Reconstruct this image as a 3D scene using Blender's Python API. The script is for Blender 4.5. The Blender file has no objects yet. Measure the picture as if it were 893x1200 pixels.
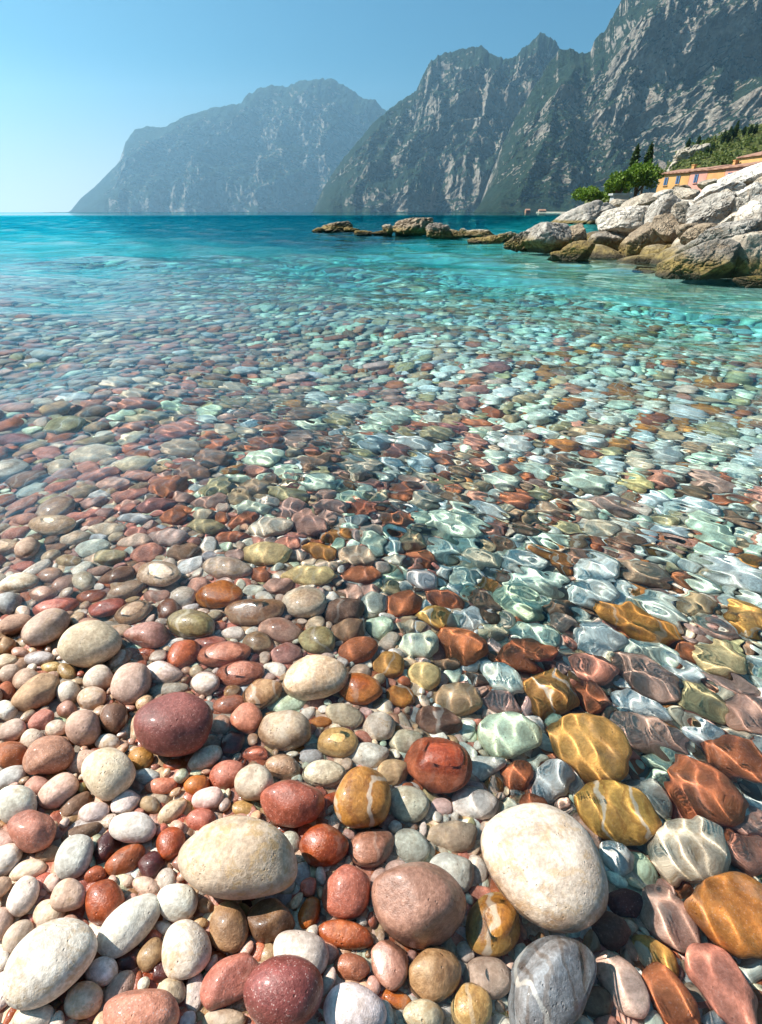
import bpy, bmesh, math, random
import numpy as np
from mathutils import Vector, Matrix

rng = np.random.default_rng(7)
random.seed(7)
S = bpy.context.scene
COL = S.collection

# ------------------------------------------------------------------ camera geometry (photo pixels 893 x 1200)
PW, PH, FPX = 893.0, 1200.0, 600.0
PITCH = math.atan(351.0 / FPX)
CAMH = 0.55
CAM = np.array([0.0, 0.0, CAMH])
FWD = np.array([0.0, math.cos(PITCH), -math.sin(PITCH)])
UPV = np.array([0.0, math.sin(PITCH), math.cos(PITCH)])


def ray(px, py):
    d = np.array([1.0, 0, 0]) * ((px - PW / 2) / FPX) + UPV * ((PH / 2 - py) / FPX) + FWD
    return d / np.linalg.norm(d)


def project(P):
    v = np.asarray(P, float) - CAM
    z = v @ FWD
    return np.stack([PW / 2 + FPX * v[..., 0] / z, PH / 2 - FPX * (v @ UPV) / z], -1)


def at_plane_y(px, py, Y):
    d = ray(px, py)
    return CAM + d * (Y / d[1])


# ------------------------------------------------------------------ numpy gradient noise
_perm = np.random.default_rng(3).permutation(256)
_perm = np.concatenate([_perm, _perm, _perm])
_grad = np.random.default_rng(4).normal(size=(256, 3))
_grad /= np.linalg.norm(_grad, axis=1)[:, None]


def perlin(x, y, z=0.0):
    x, y, z = np.broadcast_arrays(np.asarray(x, float), np.asarray(y, float), np.asarray(z, float))
    xi, yi, zi = np.floor(x).astype(int), np.floor(y).astype(int), np.floor(z).astype(int)
    xf, yf, zf = x - xi, y - yi, z - zi
    fade = lambda t: t * t * t * (t * (t * 6 - 15) + 10)
    u, v, w = fade(xf), fade(yf), fade(zf)
    out = 0
    for dx in (0, 1):
        for dy in (0, 1):
            for dz in (0, 1):
                h = _perm[_perm[_perm[(xi + dx) & 255] + ((yi + dy) & 255)] + ((zi + dz) & 255)]
                g = _grad[h]
                dot = g[..., 0] * (xf - dx) + g[..., 1] * (yf - dy) + g[..., 2] * (zf - dz)
                out = out + dot * (u if dx else 1 - u) * (v if dy else 1 - v) * (w if dz else 1 - w)
    return out * 1.5


def fbm(x, y, z=0.0, o=5, ridged=False, pers=.5):
    a, t, n = 1.0, 0.0, 0
    for i in range(o):
        p = perlin(x * 2 ** i + 13.7 * i, y * 2 ** i + 7.1 * i, z * 2 ** i if np.ndim(z) or z else 3.3 * i)
        p = (1 - 2 * np.abs(p)) if ridged else p
        t = t + a * p
        n += a
        a *= pers
    return t / n


def sstep(a, b, x):
    t = np.clip((x - a) / (b - a), 0, 1)
    return t * t * (3 - 2 * t)


# ------------------------------------------------------------------ mesh helpers
def mesh_np(name, V, F, mats, smooth=True, attrs=None, matidx=None):
    me = bpy.data.meshes.new(name)
    V = np.ascontiguousarray(V, np.float32)
    F = np.ascontiguousarray(F, np.int32)
    k = F.shape[1]
    me.vertices.add(len(V))
    me.vertices.foreach_set('co', V.ravel())
    me.loops.add(F.size)
    me.loops.foreach_set('vertex_index', F.ravel())
    me.polygons.add(len(F))
    me.polygons.foreach_set('loop_start', np.arange(0, F.size, k, dtype=np.int32))
    if matidx is not None:
        me.polygons.foreach_set('material_index', np.ascontiguousarray(matidx, np.int32))
    me.polygons.foreach_set('use_smooth', np.full(len(F), smooth))
    for m in mats:
        me.materials.append(m)
    for an, (ty, arr) in (attrs or {}).items():
        a = me.attributes.new(an, ty, 'POINT')
        a.data.foreach_set({'FLOAT': 'value', 'FLOAT_VECTOR': 'vector', 'FLOAT_COLOR': 'color'}[ty],
                           np.ascontiguousarray(arr, np.float32).ravel())
    me.update(calc_edges=True)
    me.validate()
    return me


def link(name, me, parent=None):
    o = bpy.data.objects.new(name, me)
    COL.objects.link(o)
    if parent is not None:
        o.parent = parent
    return o


def tag(o, label=None, cat=None, group=None, kind=None):
    if label: o['label'] = label
    if cat: o['category'] = cat
    if group: o['group'] = group
    if kind: o['kind'] = kind
    return o


def grid_faces(n, m):
    i = np.arange(n * m).reshape(n, m)
    return np.stack([i[:-1, :-1], i[:-1, 1:], i[1:, 1:], i[1:, :-1]], -1).reshape(-1, 4)


_ico = {}


def ico(k):
    if k not in _ico:
        b = bmesh.new()
        bmesh.ops.create_icosphere(b, subdivisions=k, radius=1)
        b.verts.ensure_lookup_table()
        V = np.array([v.co[:] for v in b.verts])
        F = np.array([[v.index for v in f.verts] for f in b.faces])
        b.free()
        V /= np.linalg.norm(V, axis=1)[:, None]
        _ico[k] = (V, F)
    return _ico[k]


class NT:
    """small node helper"""
    def __init__(s, name):
        s.m = bpy.data.materials.new(name)
        s.m.use_nodes = True
        s.t = s.m.node_tree
        s.t.nodes.clear()
        s.out = s.t.nodes.new('ShaderNodeOutputMaterial')

    def n(s, ty, ins=None, **kw):
        nd = s.t.nodes.new(ty)
        for k, v in kw.items():
            setattr(nd, k, v)
        for k, v in (ins or {}).items():
            s.set(nd.inputs[k], v)
        return nd

    def set(s, sock, v):
        if isinstance(v, bpy.types.NodeSocket):
            s.t.links.new(v, sock)
        elif isinstance(v, bpy.types.Node):
            s.t.links.new(v.outputs[0], sock)
        else:
            if hasattr(sock.default_value, '__len__') and len(sock.default_value) == 4 and len(v) == 3:
                v = (*v, 1)
            sock.default_value = v

    def math(s, op, a, b=0.0, c=0.0, clamp=False):
        nd = s.t.nodes.new('ShaderNodeMath')
        nd.operation = op
        nd.use_clamp = clamp
        s.set(nd.inputs[0], a); s.set(nd.inputs[1], b); s.set(nd.inputs[2], c)
        return nd.outputs[0]

    def mix(s, f, a, b, mode='MIX'):
        nd = s.t.nodes.new('ShaderNodeMix')
        nd.data_type = 'RGBA'
        nd.blend_type = mode
        s.set(nd.inputs[0], f); s.set(nd.inputs[6], a); s.set(nd.inputs[7], b)
        return nd.outputs[2]

    def noise(s, vec, scale, detail=4, rough=.55, dist=0.0):
        return s.n('ShaderNodeTexNoise', {'Vector': vec, 'Scale': scale, 'Detail': detail, 'Roughness': rough, 'Distortion': dist}).outputs['Fac']

    def ramp(s, f, lo, hi, a=0.0, b=1.0):
        nd = s.n('ShaderNodeMapRange', {'Value': f, 'From Min': lo, 'From Max': hi, 'To Min': a, 'To Max': b})
        nd.interpolation_type = 'SMOOTHSTEP'
        return nd.outputs[0]

    def bump(s, h, strength, dist, normal=None):
        ins = {'Height': h, 'Strength': strength, 'Distance': dist}
        if normal is not None:
            ins['Normal'] = normal
        return s.n('ShaderNodeBump', ins).outputs[0]


# ------------------------------------------------------------------ ground function
UX, UY, X0, Y0 = 0.66, 0.75, -0.10, 0.56
LAND = np.array([(40, -25), (14, -6), (7.5, 1.5), (4.5, 4.0), (3.45, 5.0), (3.0, 5.6), (2.75, 7.0), (2.6, 8.3), (2.65, 10.2), (4.2, 12.5), (8.6, 24),
                 (19, 58), (26, 82), (32, 98), (52, 150), (66, 205), (74, 255), (110, 300), (300, 340), (900, 300), (900, -25)], float)


def land_sdf(x, y):
    """positive inside the rocky shore"""
    d = np.full(x.shape, 1e9)
    inside = np.zeros(x.shape, bool)
    n = len(LAND)
    for i in range(n):
        a, b = LAND[i], LAND[(i + 1) % n]
        e = b - a
        t = np.clip(((x - a[0]) * e[0] + (y - a[1]) * e[1]) / (e @ e), 0, 1)
        d = np.minimum(d, np.hypot(x - a[0] - t * e[0], y - a[1] - t * e[1]))
        c = (a[1] > y) != (b[1] > y)
        with np.errstate(divide='ignore', invalid='ignore'):
            inside ^= c & (x < (b[0] - a[0]) * (y - a[1]) / (b[1] - a[1] + 1e-12) + a[0])
    return np.where(inside, d, -d)


def offshore(x, y):
    return (x - X0) * UX + (y - Y0) * UY + .24 * sstep(.15, 1.1, -x) + .29 * sstep(-.12, .30, x) * sstep(1.6, .7, y)


def bed_z(x, y):
    u = offshore(x, y)
    z = np.where(u < 0, np.minimum(-0.13 * u, 0.42 + 0 * u), 0) - .03
    z = np.where(u > 0, -.03 - .19 * np.minimum(u, .5) - .11 * np.maximum(u - .5, 0), z)
    z = z - 0.13 * np.maximum(u - 2.2, 0) - 0.10 * np.maximum(u - 6, 0)
    return np.maximum(z, -26.0)


def land_z(x, y):
    d = land_sdf(x, y)
    return np.where(d < 3.4, 0.40 * d - 0.42, 0.94 + 0.012 * (d - 3.4))


def ground_z(x, y):
    x = np.asarray(x, float); y = np.asarray(y, float)
    return np.maximum(bed_z(x, y), np.maximum(land_z(x, y), -26))


def g1(x, y):
    return float(bed_z(np.array(x, float), np.array(y, float)))


# ------------------------------------------------------------------ materials
UNIT = 100.0      # scene units are centimetres: everything is laid out in metres and scaled once at the end


def position(m):
    return m.n('ShaderNodeVectorMath', {0: m.n('ShaderNodeNewGeometry').outputs['Position'], 1: (1 / UNIT,) * 3}, operation='MULTIPLY').outputs[0]

def stone_material():
    m = NT('water worn stone')
    pos = position(m)
    col = m.n('ShaderNodeAttribute', attribute_name='stone_color').outputs['Color']
    tr = m.n('ShaderNodeSeparateXYZ', {0: m.n('ShaderNodeAttribute', attribute_name='stone_traits').outputs['Vector']})
    speck, vein, stain = tr.outputs[0], tr.outputs[1], tr.outputs[2]
    st = m.n('ShaderNodeSeparateXYZ', {0: m.n('ShaderNodeAttribute', attribute_name='stone_state').outputs['Vector']})
    seed, wetattr = st.outputs[0], st.outputs[1]
    off = m.n('ShaderNodeCombineXYZ', {0: seed, 1: m.math('MULTIPLY', seed, 1.7), 2: m.math('MULTIPLY', seed, -.9)})
    p = m.n('ShaderNodeVectorMath', {0: pos, 1: off}, operation='ADD').outputs[0]
    n1 = m.noise(p, 32, 5, .6, .5)
    n2 = m.noise(p, 240, 4, .65)
    n3 = m.noise(p, 900, 2, .6)
    c = m.mix(m.ramp(n1, .3, .7), m.mix(1.0, col, (.72, .66, .62), 'MULTIPLY'), m.mix(1.0, col, (1.20, 1.18, 1.14), 'MULTIPLY'))
    c = m.mix(1.0, c, m.mix(m.ramp(n2, .3, .72), (.74, .71, .68), (1.16, 1.16, 1.16)), 'MULTIPLY')
    # ochre stains
    sm = m.math('MULTIPLY', stain, m.ramp(m.noise(p, 75, 6, .7, .8), .50, .62))
    c = m.mix(m.math('MULTIPLY', sm, .75), c, (.46, .27, .10))
    # mineral specks, pale and dark
    vo = m.n('ShaderNodeTexVoronoi', {'Vector': p, 'Scale': 520.0})
    vs = m.ramp(vo.outputs['Distance'], .34, .22)
    c = m.mix(m.math('MULTIPLY', m.math('MULTIPLY', vs, m.ramp(n2, .42, .6)), m.math('MULTIPLY', speck, .8)), c, (.55, .42, .38))
    vd = m.ramp(m.noise(p, 650, 2, .5), .60, .70)
    c = m.mix(m.math('MULTIPLY', vd, m.math('MULTIPLY', speck, .7)), c, m.mix(1.0, c, (.35, .3, .3), 'MULTIPLY'))
    # veins and bands
    wv = m.n('ShaderNodeTexWave', {'Vector': p, 'Scale': 16.0, 'Distortion': 9.0, 'Detail': 4.0, 'Detail Scale': 1.4, 'Phase Offset': seed}).outputs['Fac']
    c = m.mix(m.math('MULTIPLY', vein, m.ramp(wv, .80, .97, 0, .55)), c, m.mix(1.0, c, (.62, .46, .34), 'MULTIPLY'))
    wv2 = m.n('ShaderNodeTexWave', {'Vector': p, 'Scale': 7.0, 'Distortion': 14.0, 'Detail': 5.0, 'Phase Offset': m.math('MULTIPLY', seed, 2.0)}).outputs['Fac']
    c = m.mix(m.math('MULTIPLY', vein, m.ramp(wv2, .93, .99, 0, .6)), c, (.62, .58, .52))
    # small pits on limestone
    pv = m.n('ShaderNodeTexVoronoi', {'Vector': p, 'Scale': 210.0}).outputs['Distance']
    pit = m.math('MULTIPLY', m.ramp(pv, .26, .10), m.ramp(m.noise(p, 60, 2), .52, .64))
    c = m.mix(m.math('MULTIPLY', pit, .32), c, m.mix(1.0, c, (.5, .38, .26), 'MULTIPLY'))
    # wetness: everything the waves reach
    z = m.n('ShaderNodeSeparateXYZ', {0: pos}).outputs[2]
    zl = m.math('ADD', z, m.math('MULTIPLY', m.math('SUBTRACT', n1, .5), .03))
    wet = m.math('MULTIPLY', m.math('MAXIMUM', m.ramp(zl, .022, .008), wetattr), m.ramp(z, -.004, .0))
    g = m.n('ShaderNodeGamma', {'Color': c, 'Gamma': 1.25}).outputs[0]
    c = m.mix(wet, c, m.mix(1.0, g, (1.0, .93, .88), 'MULTIPLY'))
    h = m.math('ADD', m.math('MULTIPLY', n2, .6), m.math('MULTIPLY', n3, .25))
    h = m.math('SUBTRACT', h, m.math('MULTIPLY', pit, .6))
    h = m.math('ADD', h, m.math('MULTIPLY', n1, .6))
    nb = m.bump(h, .7, .0020)
    b = m.n('ShaderNodeBsdfPrincipled', {'Base Color': c, 'Normal': nb, 'Specular IOR Level': .4,
                                         'Roughness': m.math('SUBTRACT', .74, m.math('MULTIPLY', wet, .40)),
                                         'Coat Weight': m.math('MULTIPLY', wet, .4), 'Coat Roughness': .12})
    m.set(m.out.inputs[0], b)
    return m.m


def ground_material():
    m = NT('lake floor and shore ground')
    pos = position(m)
    z = m.n('ShaderNodeSeparateXYZ', {0: pos}).outputs[2]
    n1 = m.noise(pos, 14, 5, .6)
    n2 = m.noise(pos, 1.1, 5, .6)
    vo = m.n('ShaderNodeTexVoronoi', {'Vector': pos, 'Scale': 9.0})
    gravel = m.mix(m.ramp(n1, .35, .65), (.14, .11, .085), (.34, .28, .22))
    deep = m.mix(.75, vo.outputs['Color'], (.5, .5, .5))
    deep = m.mix(1.0, m.mix(m.ramp(n2, .35, .65), (.34, .38, .30), (.62, .64, .54)), m.mix(.5, deep, (1, 1, 1)), 'MULTIPLY')
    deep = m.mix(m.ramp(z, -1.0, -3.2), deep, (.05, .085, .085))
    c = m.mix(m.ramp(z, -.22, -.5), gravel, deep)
    soil = m.mix(m.ramp(n2, .4, .6), (.16, .13, .09), (.08, .09, .035))
    c = m.mix(m.ramp(z, .5, .8), c, soil)
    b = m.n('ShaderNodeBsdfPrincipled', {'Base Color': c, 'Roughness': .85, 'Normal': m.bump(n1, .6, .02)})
    m.set(m.out.inputs[0], b)
    return m.m


def rock_material(name):
    m = NT(name)
    pos = position(m)
    col = m.n('ShaderNodeAttribute', attribute_name='stone_color').outputs['Color']
    sx = m.n('ShaderNodeSeparateXYZ', {0: pos})
    n1 = m.noise(pos, 2.2, 6, .62, .4)
    n2 = m.noise(pos, 11, 6, .65, .3)
    n3 = m.noise(pos, 45, 4, .6)
    c = m.mix(m.ramp(n1, .32, .68), m.mix(1.0, col, (.66, .62, .58), 'MULTIPLY'), m.mix(1.0, col, (1.18, 1.15, 1.10), 'MULTIPLY'))
    c = m.mix(1.0, c, m.mix(m.ramp(n2, .3, .7), (.70, .68, .66), (1.16, 1.16, 1.16)), 'MULTIPLY')
    c = m.mix(m.math('MULTIPLY', m.ramp(m.noise(pos, 5, 5, .7, 1.0), .54, .68), .5), c, (.30, .19, .10))
    vo = m.n('ShaderNodeTexVoronoi', {'Vector': m.n('ShaderNodeVectorMath', {0: pos, 1: m.n('ShaderNodeTexNoise', {'Vector': pos, 'Scale': 4.0, 'Detail': 3.0}).outputs['Color']}, operation='ADD').outputs[0], 'Scale': 3.2}, feature='DISTANCE_TO_EDGE').outputs['Distance']
    crack = m.ramp(vo, .035, .0)
    c = m.mix(m.math('MULTIPLY', crack, .55), c, (.07, .055, .045))
    # algae and wet band at the waterline
    zn = m.math('ADD', sx.outputs[2], m.math('MULTIPLY', m.math('SUBTRACT', n1, .5), .22))
    c = m.mix(m.ramp(zn, .27, .12, 0, .92), c, m.mix(m.ramp(n2, .4, .6), (.13, .085, .02), (.24, .16, .035)))
    c = m.mix(m.ramp(zn, .09, .03, 0, .9), c, (.035, .025, .012))
    h = m.math('ADD', m.math('ADD', n1, m.math('MULTIPLY', n2, .55)), m.math('MULTIPLY', n3, .2))
    h = m.math('SUBTRACT', h, m.math('MULTIPLY', crack, .35))
    b = m.n('ShaderNodeBsdfPrincipled', {'Base Color': c, 'Roughness': .85, 'Normal': m.bump(h, .8, .09)})
    m.set(m.out.inputs[0], b)
    return m.m


def mountain_material(name, scale, rock_bias, green=(.012, .028, .019)):
    m = NT(name)
    pos, nor = position(m), m.n('ShaderNodeNewGeometry').outputs['Normal']
    nz = m.n('ShaderNodeSeparateXYZ', {0: nor}).outputs[2]
    st = m.n('ShaderNodeVectorMath', {0: pos, 1: (1.0, 1.0, 1.0)}, operation='MULTIPLY').outputs[0]
    n1 = m.noise(st, .0042 * scale, 7, .62, .6)
    n2 = m.noise(st, .022 * scale, 6, .68, .5)
    n3 = m.noise(pos, .09 * scale, 4, .65)
    v = m.math('ADD', m.math('ADD', m.math('ADD', m.math('MULTIPLY', nz, .95), m.math('MULTIPLY', m.math('SUBTRACT', m.noise(m.n('ShaderNodeVectorMath', {0: pos, 1: (.12, .12, 1.0)}, operation='MULTIPLY').outputs[0], .016 * scale, 4, .6), .5), .5)), m.math('MULTIPLY', m.math('SUBTRACT', n1, .5), 1.0)), m.math('MULTIPLY', m.math('SUBTRACT', n2, .5), .9))
    rockf = m.ramp(v, rock_bias + .05, rock_bias - .07)
    rock = m.mix(m.ramp(n2, .34, .66), (.15, .13, .11), (.52, .45, .36))
    rock = m.mix(m.math('MULTIPLY', m.ramp(n1, .45, .7), .5), rock, (.36, .27, .20))
    veg = m.mix(m.ramp(n3, .36, .66), m.mix(1.0, green, (.4, .45, .5), 'MULTIPLY'), m.mix(1.0, green, (2.2, 2.0, 1.7), 'MULTIPLY'))
    veg = m.mix(m.math('MULTIPLY', m.ramp(m.noise(pos, .035 * scale, 4, .6), .52, .66), .6), veg, m.mix(1.0, green, (3.2, 2.6, 2.0), 'MULTIPLY'))
    veg = m.mix(m.math('MULTIPLY', m.ramp(n2, .5, .7), .45), veg, (.075, .075, .035))
    c = m.mix(rockf, veg, rock)
    h = m.math('ADD', m.math('MULTIPLY', n2, 1.0), m.math('MULTIPLY', n3, .6))
    b = m.n('ShaderNodeBsdfPrincipled', {'Base Color': c, 'Roughness': .95, 'Specular IOR Level': .1, 'Normal': m.bump(h, 1.0, 40.0 / scale)})
    m.set(m.out.inputs[0], b)
    return m.m


def simple(name, col, rough=.8, var=.15, scale=3.0, **kw):
    m = NT(name)
    pos = position(m)
    n = m.noise(pos, scale, 5, .6)
    c = m.mix(m.ramp(n, .3, .7), tuple(x * (1 - var) for x in col), tuple(x * (1 + var) for x in col))
    b = m.n('ShaderNodeBsdfPrincipled', {'Base Color': c, 'Roughness': rough, **kw})
    m.set(m.out.inputs[0], b)
    return m.m


def leaf_material(name, a, b_):
    m = NT(name)
    rnd = m.n('ShaderNodeAttribute', attribute_name='tint').outputs['Fac']
    c = m.mix(rnd, a, b_)
    b = m.n('ShaderNodeBsdfPrincipled', {'Base Color': c, 'Roughness': .6, 'Specular IOR Level': .25})
    tl = m.n('ShaderNodeBsdfTranslucent', {'Color': m.mix(1.0, c, (1.3, 1.4, .6), 'MULTIPLY')})
    mx = m.n('ShaderNodeMixShader', {0: .25, 1: b.outputs[0], 2: tl.outputs[0]})
    m.set(m.out.inputs[0], mx)
    return m.m


def water_material(name, far):
    m = NT(name)
    g = m.n('ShaderNodeBsdfGlass', {'Color': (1, 1, 1), 'Roughness': 0.0, 'IOR': 1.29})
    if far:
        pos = position(m)
        st = m.n('ShaderNodeMapping', {'Vector': pos, 'Rotation': (0, 0, .5), 'Scale': (.75, 1.35, 1.0)}).outputs[0]
        h = m.math('ADD', m.noise(st, 1.5, 4, .55, .4), m.math('MULTIPLY', m.noise(st, .22, 3, .5, .3), 2.2))
        rr = m.n('ShaderNodeVectorMath', {0: pos}, operation='LENGTH').outputs['Value']
        h = m.math('MULTIPLY', h, m.math('DIVIDE', 1.0, m.math('ADD', 1.0, m.math('POWER', m.math('DIVIDE', rr, 130.0), 2.0))))
        m.set(g.inputs['Normal'], m.bump(h, 1.0, .085))
    m.set(m.out.inputs[0], g)
    return m.m


STONE = stone_material()
GROUND = ground_material()
ROCK = rock_material('weathered limestone boulder')


# ------------------------------------------------------------------ world, sun
SUN_EL, SUN_AZ = math.radians(48), math.radians(-78)     # azimuth from straight ahead, negative to the left
w = bpy.data.worlds.new("World")
S.world = w
w.use_nodes = True
nt = w.node_tree
sky = nt.nodes.new('ShaderNodeTexSky')
sky.sky_type = 'NISHITA'
sky.sun_disc = False
sky.sun_elevation = SUN_EL
sky.sun_rotation = SUN_AZ
sky.air_density = 1.0
sky.dust_density = 2.6
sky.ozone_density = 1.6
tint = nt.nodes.new('ShaderNodeMix')
tint.data_type = 'RGBA'; tint.blend_type = 'MULTIPLY'
tint.inputs[0].default_value = 1.0
tint.inputs[7].default_value = (.20, .71, .91, 1)
nt.links.new(sky.outputs[0], tint.inputs[6])
# the lower sky is bleached by summer haze, most of all on the sunny side
tc = nt.nodes.new('ShaderNodeTexCoord')
sp = nt.nodes.new('ShaderNodeSeparateXYZ')
nt.links.new(tc.outputs['Generated'], sp.inputs[0])
mz = nt.nodes.new('ShaderNodeMapRange'); mz.interpolation_type = 'SMOOTHSTEP'
for k, v in (('From Min', .20), ('From Max', -.02), ('To Min', 0.0), ('To Max', 1.0)):
    mz.inputs[k].default_value = v
mx_ = nt.nodes.new('ShaderNodeMapRange'); mx_.interpolation_type = 'SMOOTHSTEP'
for k, v in (('From Min', .35), ('From Max', -.65), ('To Min', .15), ('To Max', 1.0)):
    mx_.inputs[k].default_value = v
nt.links.new(sp.outputs[2], mz.inputs['Value']); nt.links.new(sp.outputs[0], mx_.inputs['Value'])
mm = nt.nodes.new('ShaderNodeMath'); mm.operation = 'MULTIPLY'
nt.links.new(mz.outputs[0], mm.inputs[0]); nt.links.new(mx_.outputs[0], mm.inputs[1])
pale = nt.nodes.new('ShaderNodeMix'); pale.data_type = 'RGBA'
nt.links.new(mm.outputs[0], pale.inputs[0]); nt.links.new(tint.outputs[2], pale.inputs[6])
pale.inputs[7].default_value = (8.6, 9.3, 9.4, 1)
nt.links.new(pale.outputs[2], nt.nodes['Background'].inputs[0])
nt.nodes['Background'].inputs[1].default_value = 0.056
L = bpy.data.lights.new('sun', 'SUN')
L.energy = 5.0
L.angle = math.radians(.53)
L.color = (1.0, .945, .86)
L.cycles.is_caustics_light = True
sun = bpy.data.objects.new('sun', L)
COL.objects.link(sun)
sd = Vector((math.sin(SUN_AZ) * math.cos(SUN_EL), math.cos(SUN_AZ) * math.cos(SUN_EL), math.sin(SUN_EL)))
sun.rotation_euler = sd.to_track_quat('Z', 'Y').to_euler()

# ------------------------------------------------------------------ ground sheet (polar about the beach, reaches the horizon)
ang = np.linspace(-math.pi, math.pi, 520)
rad = np.concatenate([np.exp(np.arange(math.log(.05), math.log(60), .018)), np.exp(np.arange(math.log(60), math.log(11200), .08)), [11200]])
R_, A_ = np.meshgrid(rad, ang, indexing='ij')
gx, gy = R_ * np.sin(A_), R_ * np.cos(A_)
gz = ground_z(gx, gy)
gz = gz + np.where(R_ < 80, .012 * fbm(gx * 6, gy * 6, 0.0, 3), 0)
go = link('ground', mesh_np('ground', np.stack([gx, gy, gz], -1).reshape(-1, 3), grid_faces(len(rad), len(ang)), [GROUND]))
go['kind'] = 'structure'
go.cycles.is_caustics_receiver = True

# ------------------------------------------------------------------ lake surface
DA = .0036
ang = np.arange(-1.42, 1.42, DA)
rad = np.concatenate([np.exp(np.arange(math.log(.07), math.log(9), DA)), np.exp(np.arange(math.log(9), math.log(11000), .022)), [11000]])
R_, A_ = np.meshgrid(rad, ang, indexing='ij')
wx, wy = R_ * np.sin(A_), R_ * np.cos(A_)
wz = np.zeros_like(wx)
wr = np.random.default_rng(21)
NC = 46
lam = np.exp(np.linspace(math.log(.019), math.log(2.6), NC))
cell = R_ * DA
WU = offshore(wx, wy)
for i in range(NC):
    th = math.atan2(UY, UX) + wr.normal() * .75 + (math.pi if i % 4 == 0 else 0)
    k = 2 * math.pi / lam[i]
    slope = .100 if lam[i] < .055 else (.042 if lam[i] < .2 else (.036 if lam[i] < .5 else .026))
    a = slope / k * wr.uniform(.6, 1.3)
    fadew = sstep(3.0, 6.0, lam[i] / cell) * sstep(120, 30, R_)
    mod = .7 + .6 * np.sin(wx * wr.uniform(.8, 2.5) + wy * wr.uniform(.8, 2.5) + wr.uniform(0, 6.28))
    if lam[i] < .5:
        fadew = fadew * (.42 + .58 * sstep(1.3, .35, WU))
    wz += a * fadew * mod * np.sin(k * (wx * math.cos(th) + wy * math.sin(th)) + wr.uniform(0, 6.28))
shal = sstep(-.15, .5, offshore(wx, wy))
wz *= (.7 + .3 * shal)
print('wave crest', wz.max())
WF = grid_faces(len(rad), len(ang))
ri = WF[:, 0] // len(ang)
wo = link('lake_water', mesh_np('lake_water', np.stack([wx, wy, wz], -1).reshape(-1, 3), WF,
          [water_material('rippled clear water', False), water_material('open lake water', True)],
          matidx=(rad[ri] > 9).astype(int)))
wo['kind'] = 'structure'
wo.cycles.is_caustics_caster = True


def closed_box(name, lo, hi, mat):
    b = bmesh.new()
    bmesh.ops.create_cube(b, size=1)
    for v in b.verts:
        v.co = Vector([lo[i] + (v.co[i] + .5) * (hi[i] - lo[i]) for i in range(3)])
    me = bpy.data.meshes.new(name)
    b.to_mesh(me); b.free()
    me.materials.append(mat)
    return link(name, me)


m = NT('turquoise lake water')
va = m.n('ShaderNodeVolumeAbsorption', {'Color': (0.0, .875, .915), 'Density': .95})
m.set(m.out.inputs['Volume'], va)
BLK = 10
nr, na = wz.shape[0] // BLK, wz.shape[1] // BLK
bm_ = wz[:nr * BLK, :na * BLK].reshape(nr, BLK, na, BLK).max((1, 3))
pad = np.pad(bm_, 1, mode='edge')
bm_ = np.max([pad[i:i + nr, j:j + na] for i in range(3) for j in range(3)], axis=0)
bx = wx[BLK // 2:nr * BLK:BLK, BLK // 2:na * BLK:BLK]
by = wy[BLK // 2:nr * BLK:BLK, BLK // 2:na * BLK:BLK]
brr = np.hypot(bx, by)
top = np.stack([bx, by, bm_ + np.where(brr < 100, .0012, .0004)], -1).reshape(-1, 3)
bot = top.copy(); bot[:, 2] = -27.5
idx = np.arange(nr * na).reshape(nr, na)
rim = np.concatenate([idx[0, :], idx[1:, -1], idx[-1, -2::-1], idx[-2:0:-1, 0]])
nrim = np.roll(rim, -1)
FT = grid_faces(nr, na)
FB = FT[:, ::-1] + nr * na
FS = np.stack([nrim, rim, rim + nr * na, nrim + nr * na], -1)
wbm = mesh_np('water_depth', np.concatenate([top, bot]), np.concatenate([FT, FB, FS]), [m.m], smooth=False)
b = bmesh.new(); b.from_mesh(wbm); bmesh.ops.recalc_face_normals(b, faces=b.faces); b.to_mesh(wbm); b.free()
wb = link('water_depth', wbm)
wb['kind'] = 'stuff'
m = NT('summer haze')
pv = m.n('ShaderNodeVolumePrincipled', {'Color': (.44, .76, 1.0), 'Density': .62e-4, 'Anisotropy': 0.45})
m.set(m.out.inputs['Volume'], pv)
hz = closed_box('haze', (-11600, -600, -29), (11600, 11600, 1900), m.m)
hz['kind'] = 'stuff'

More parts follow.
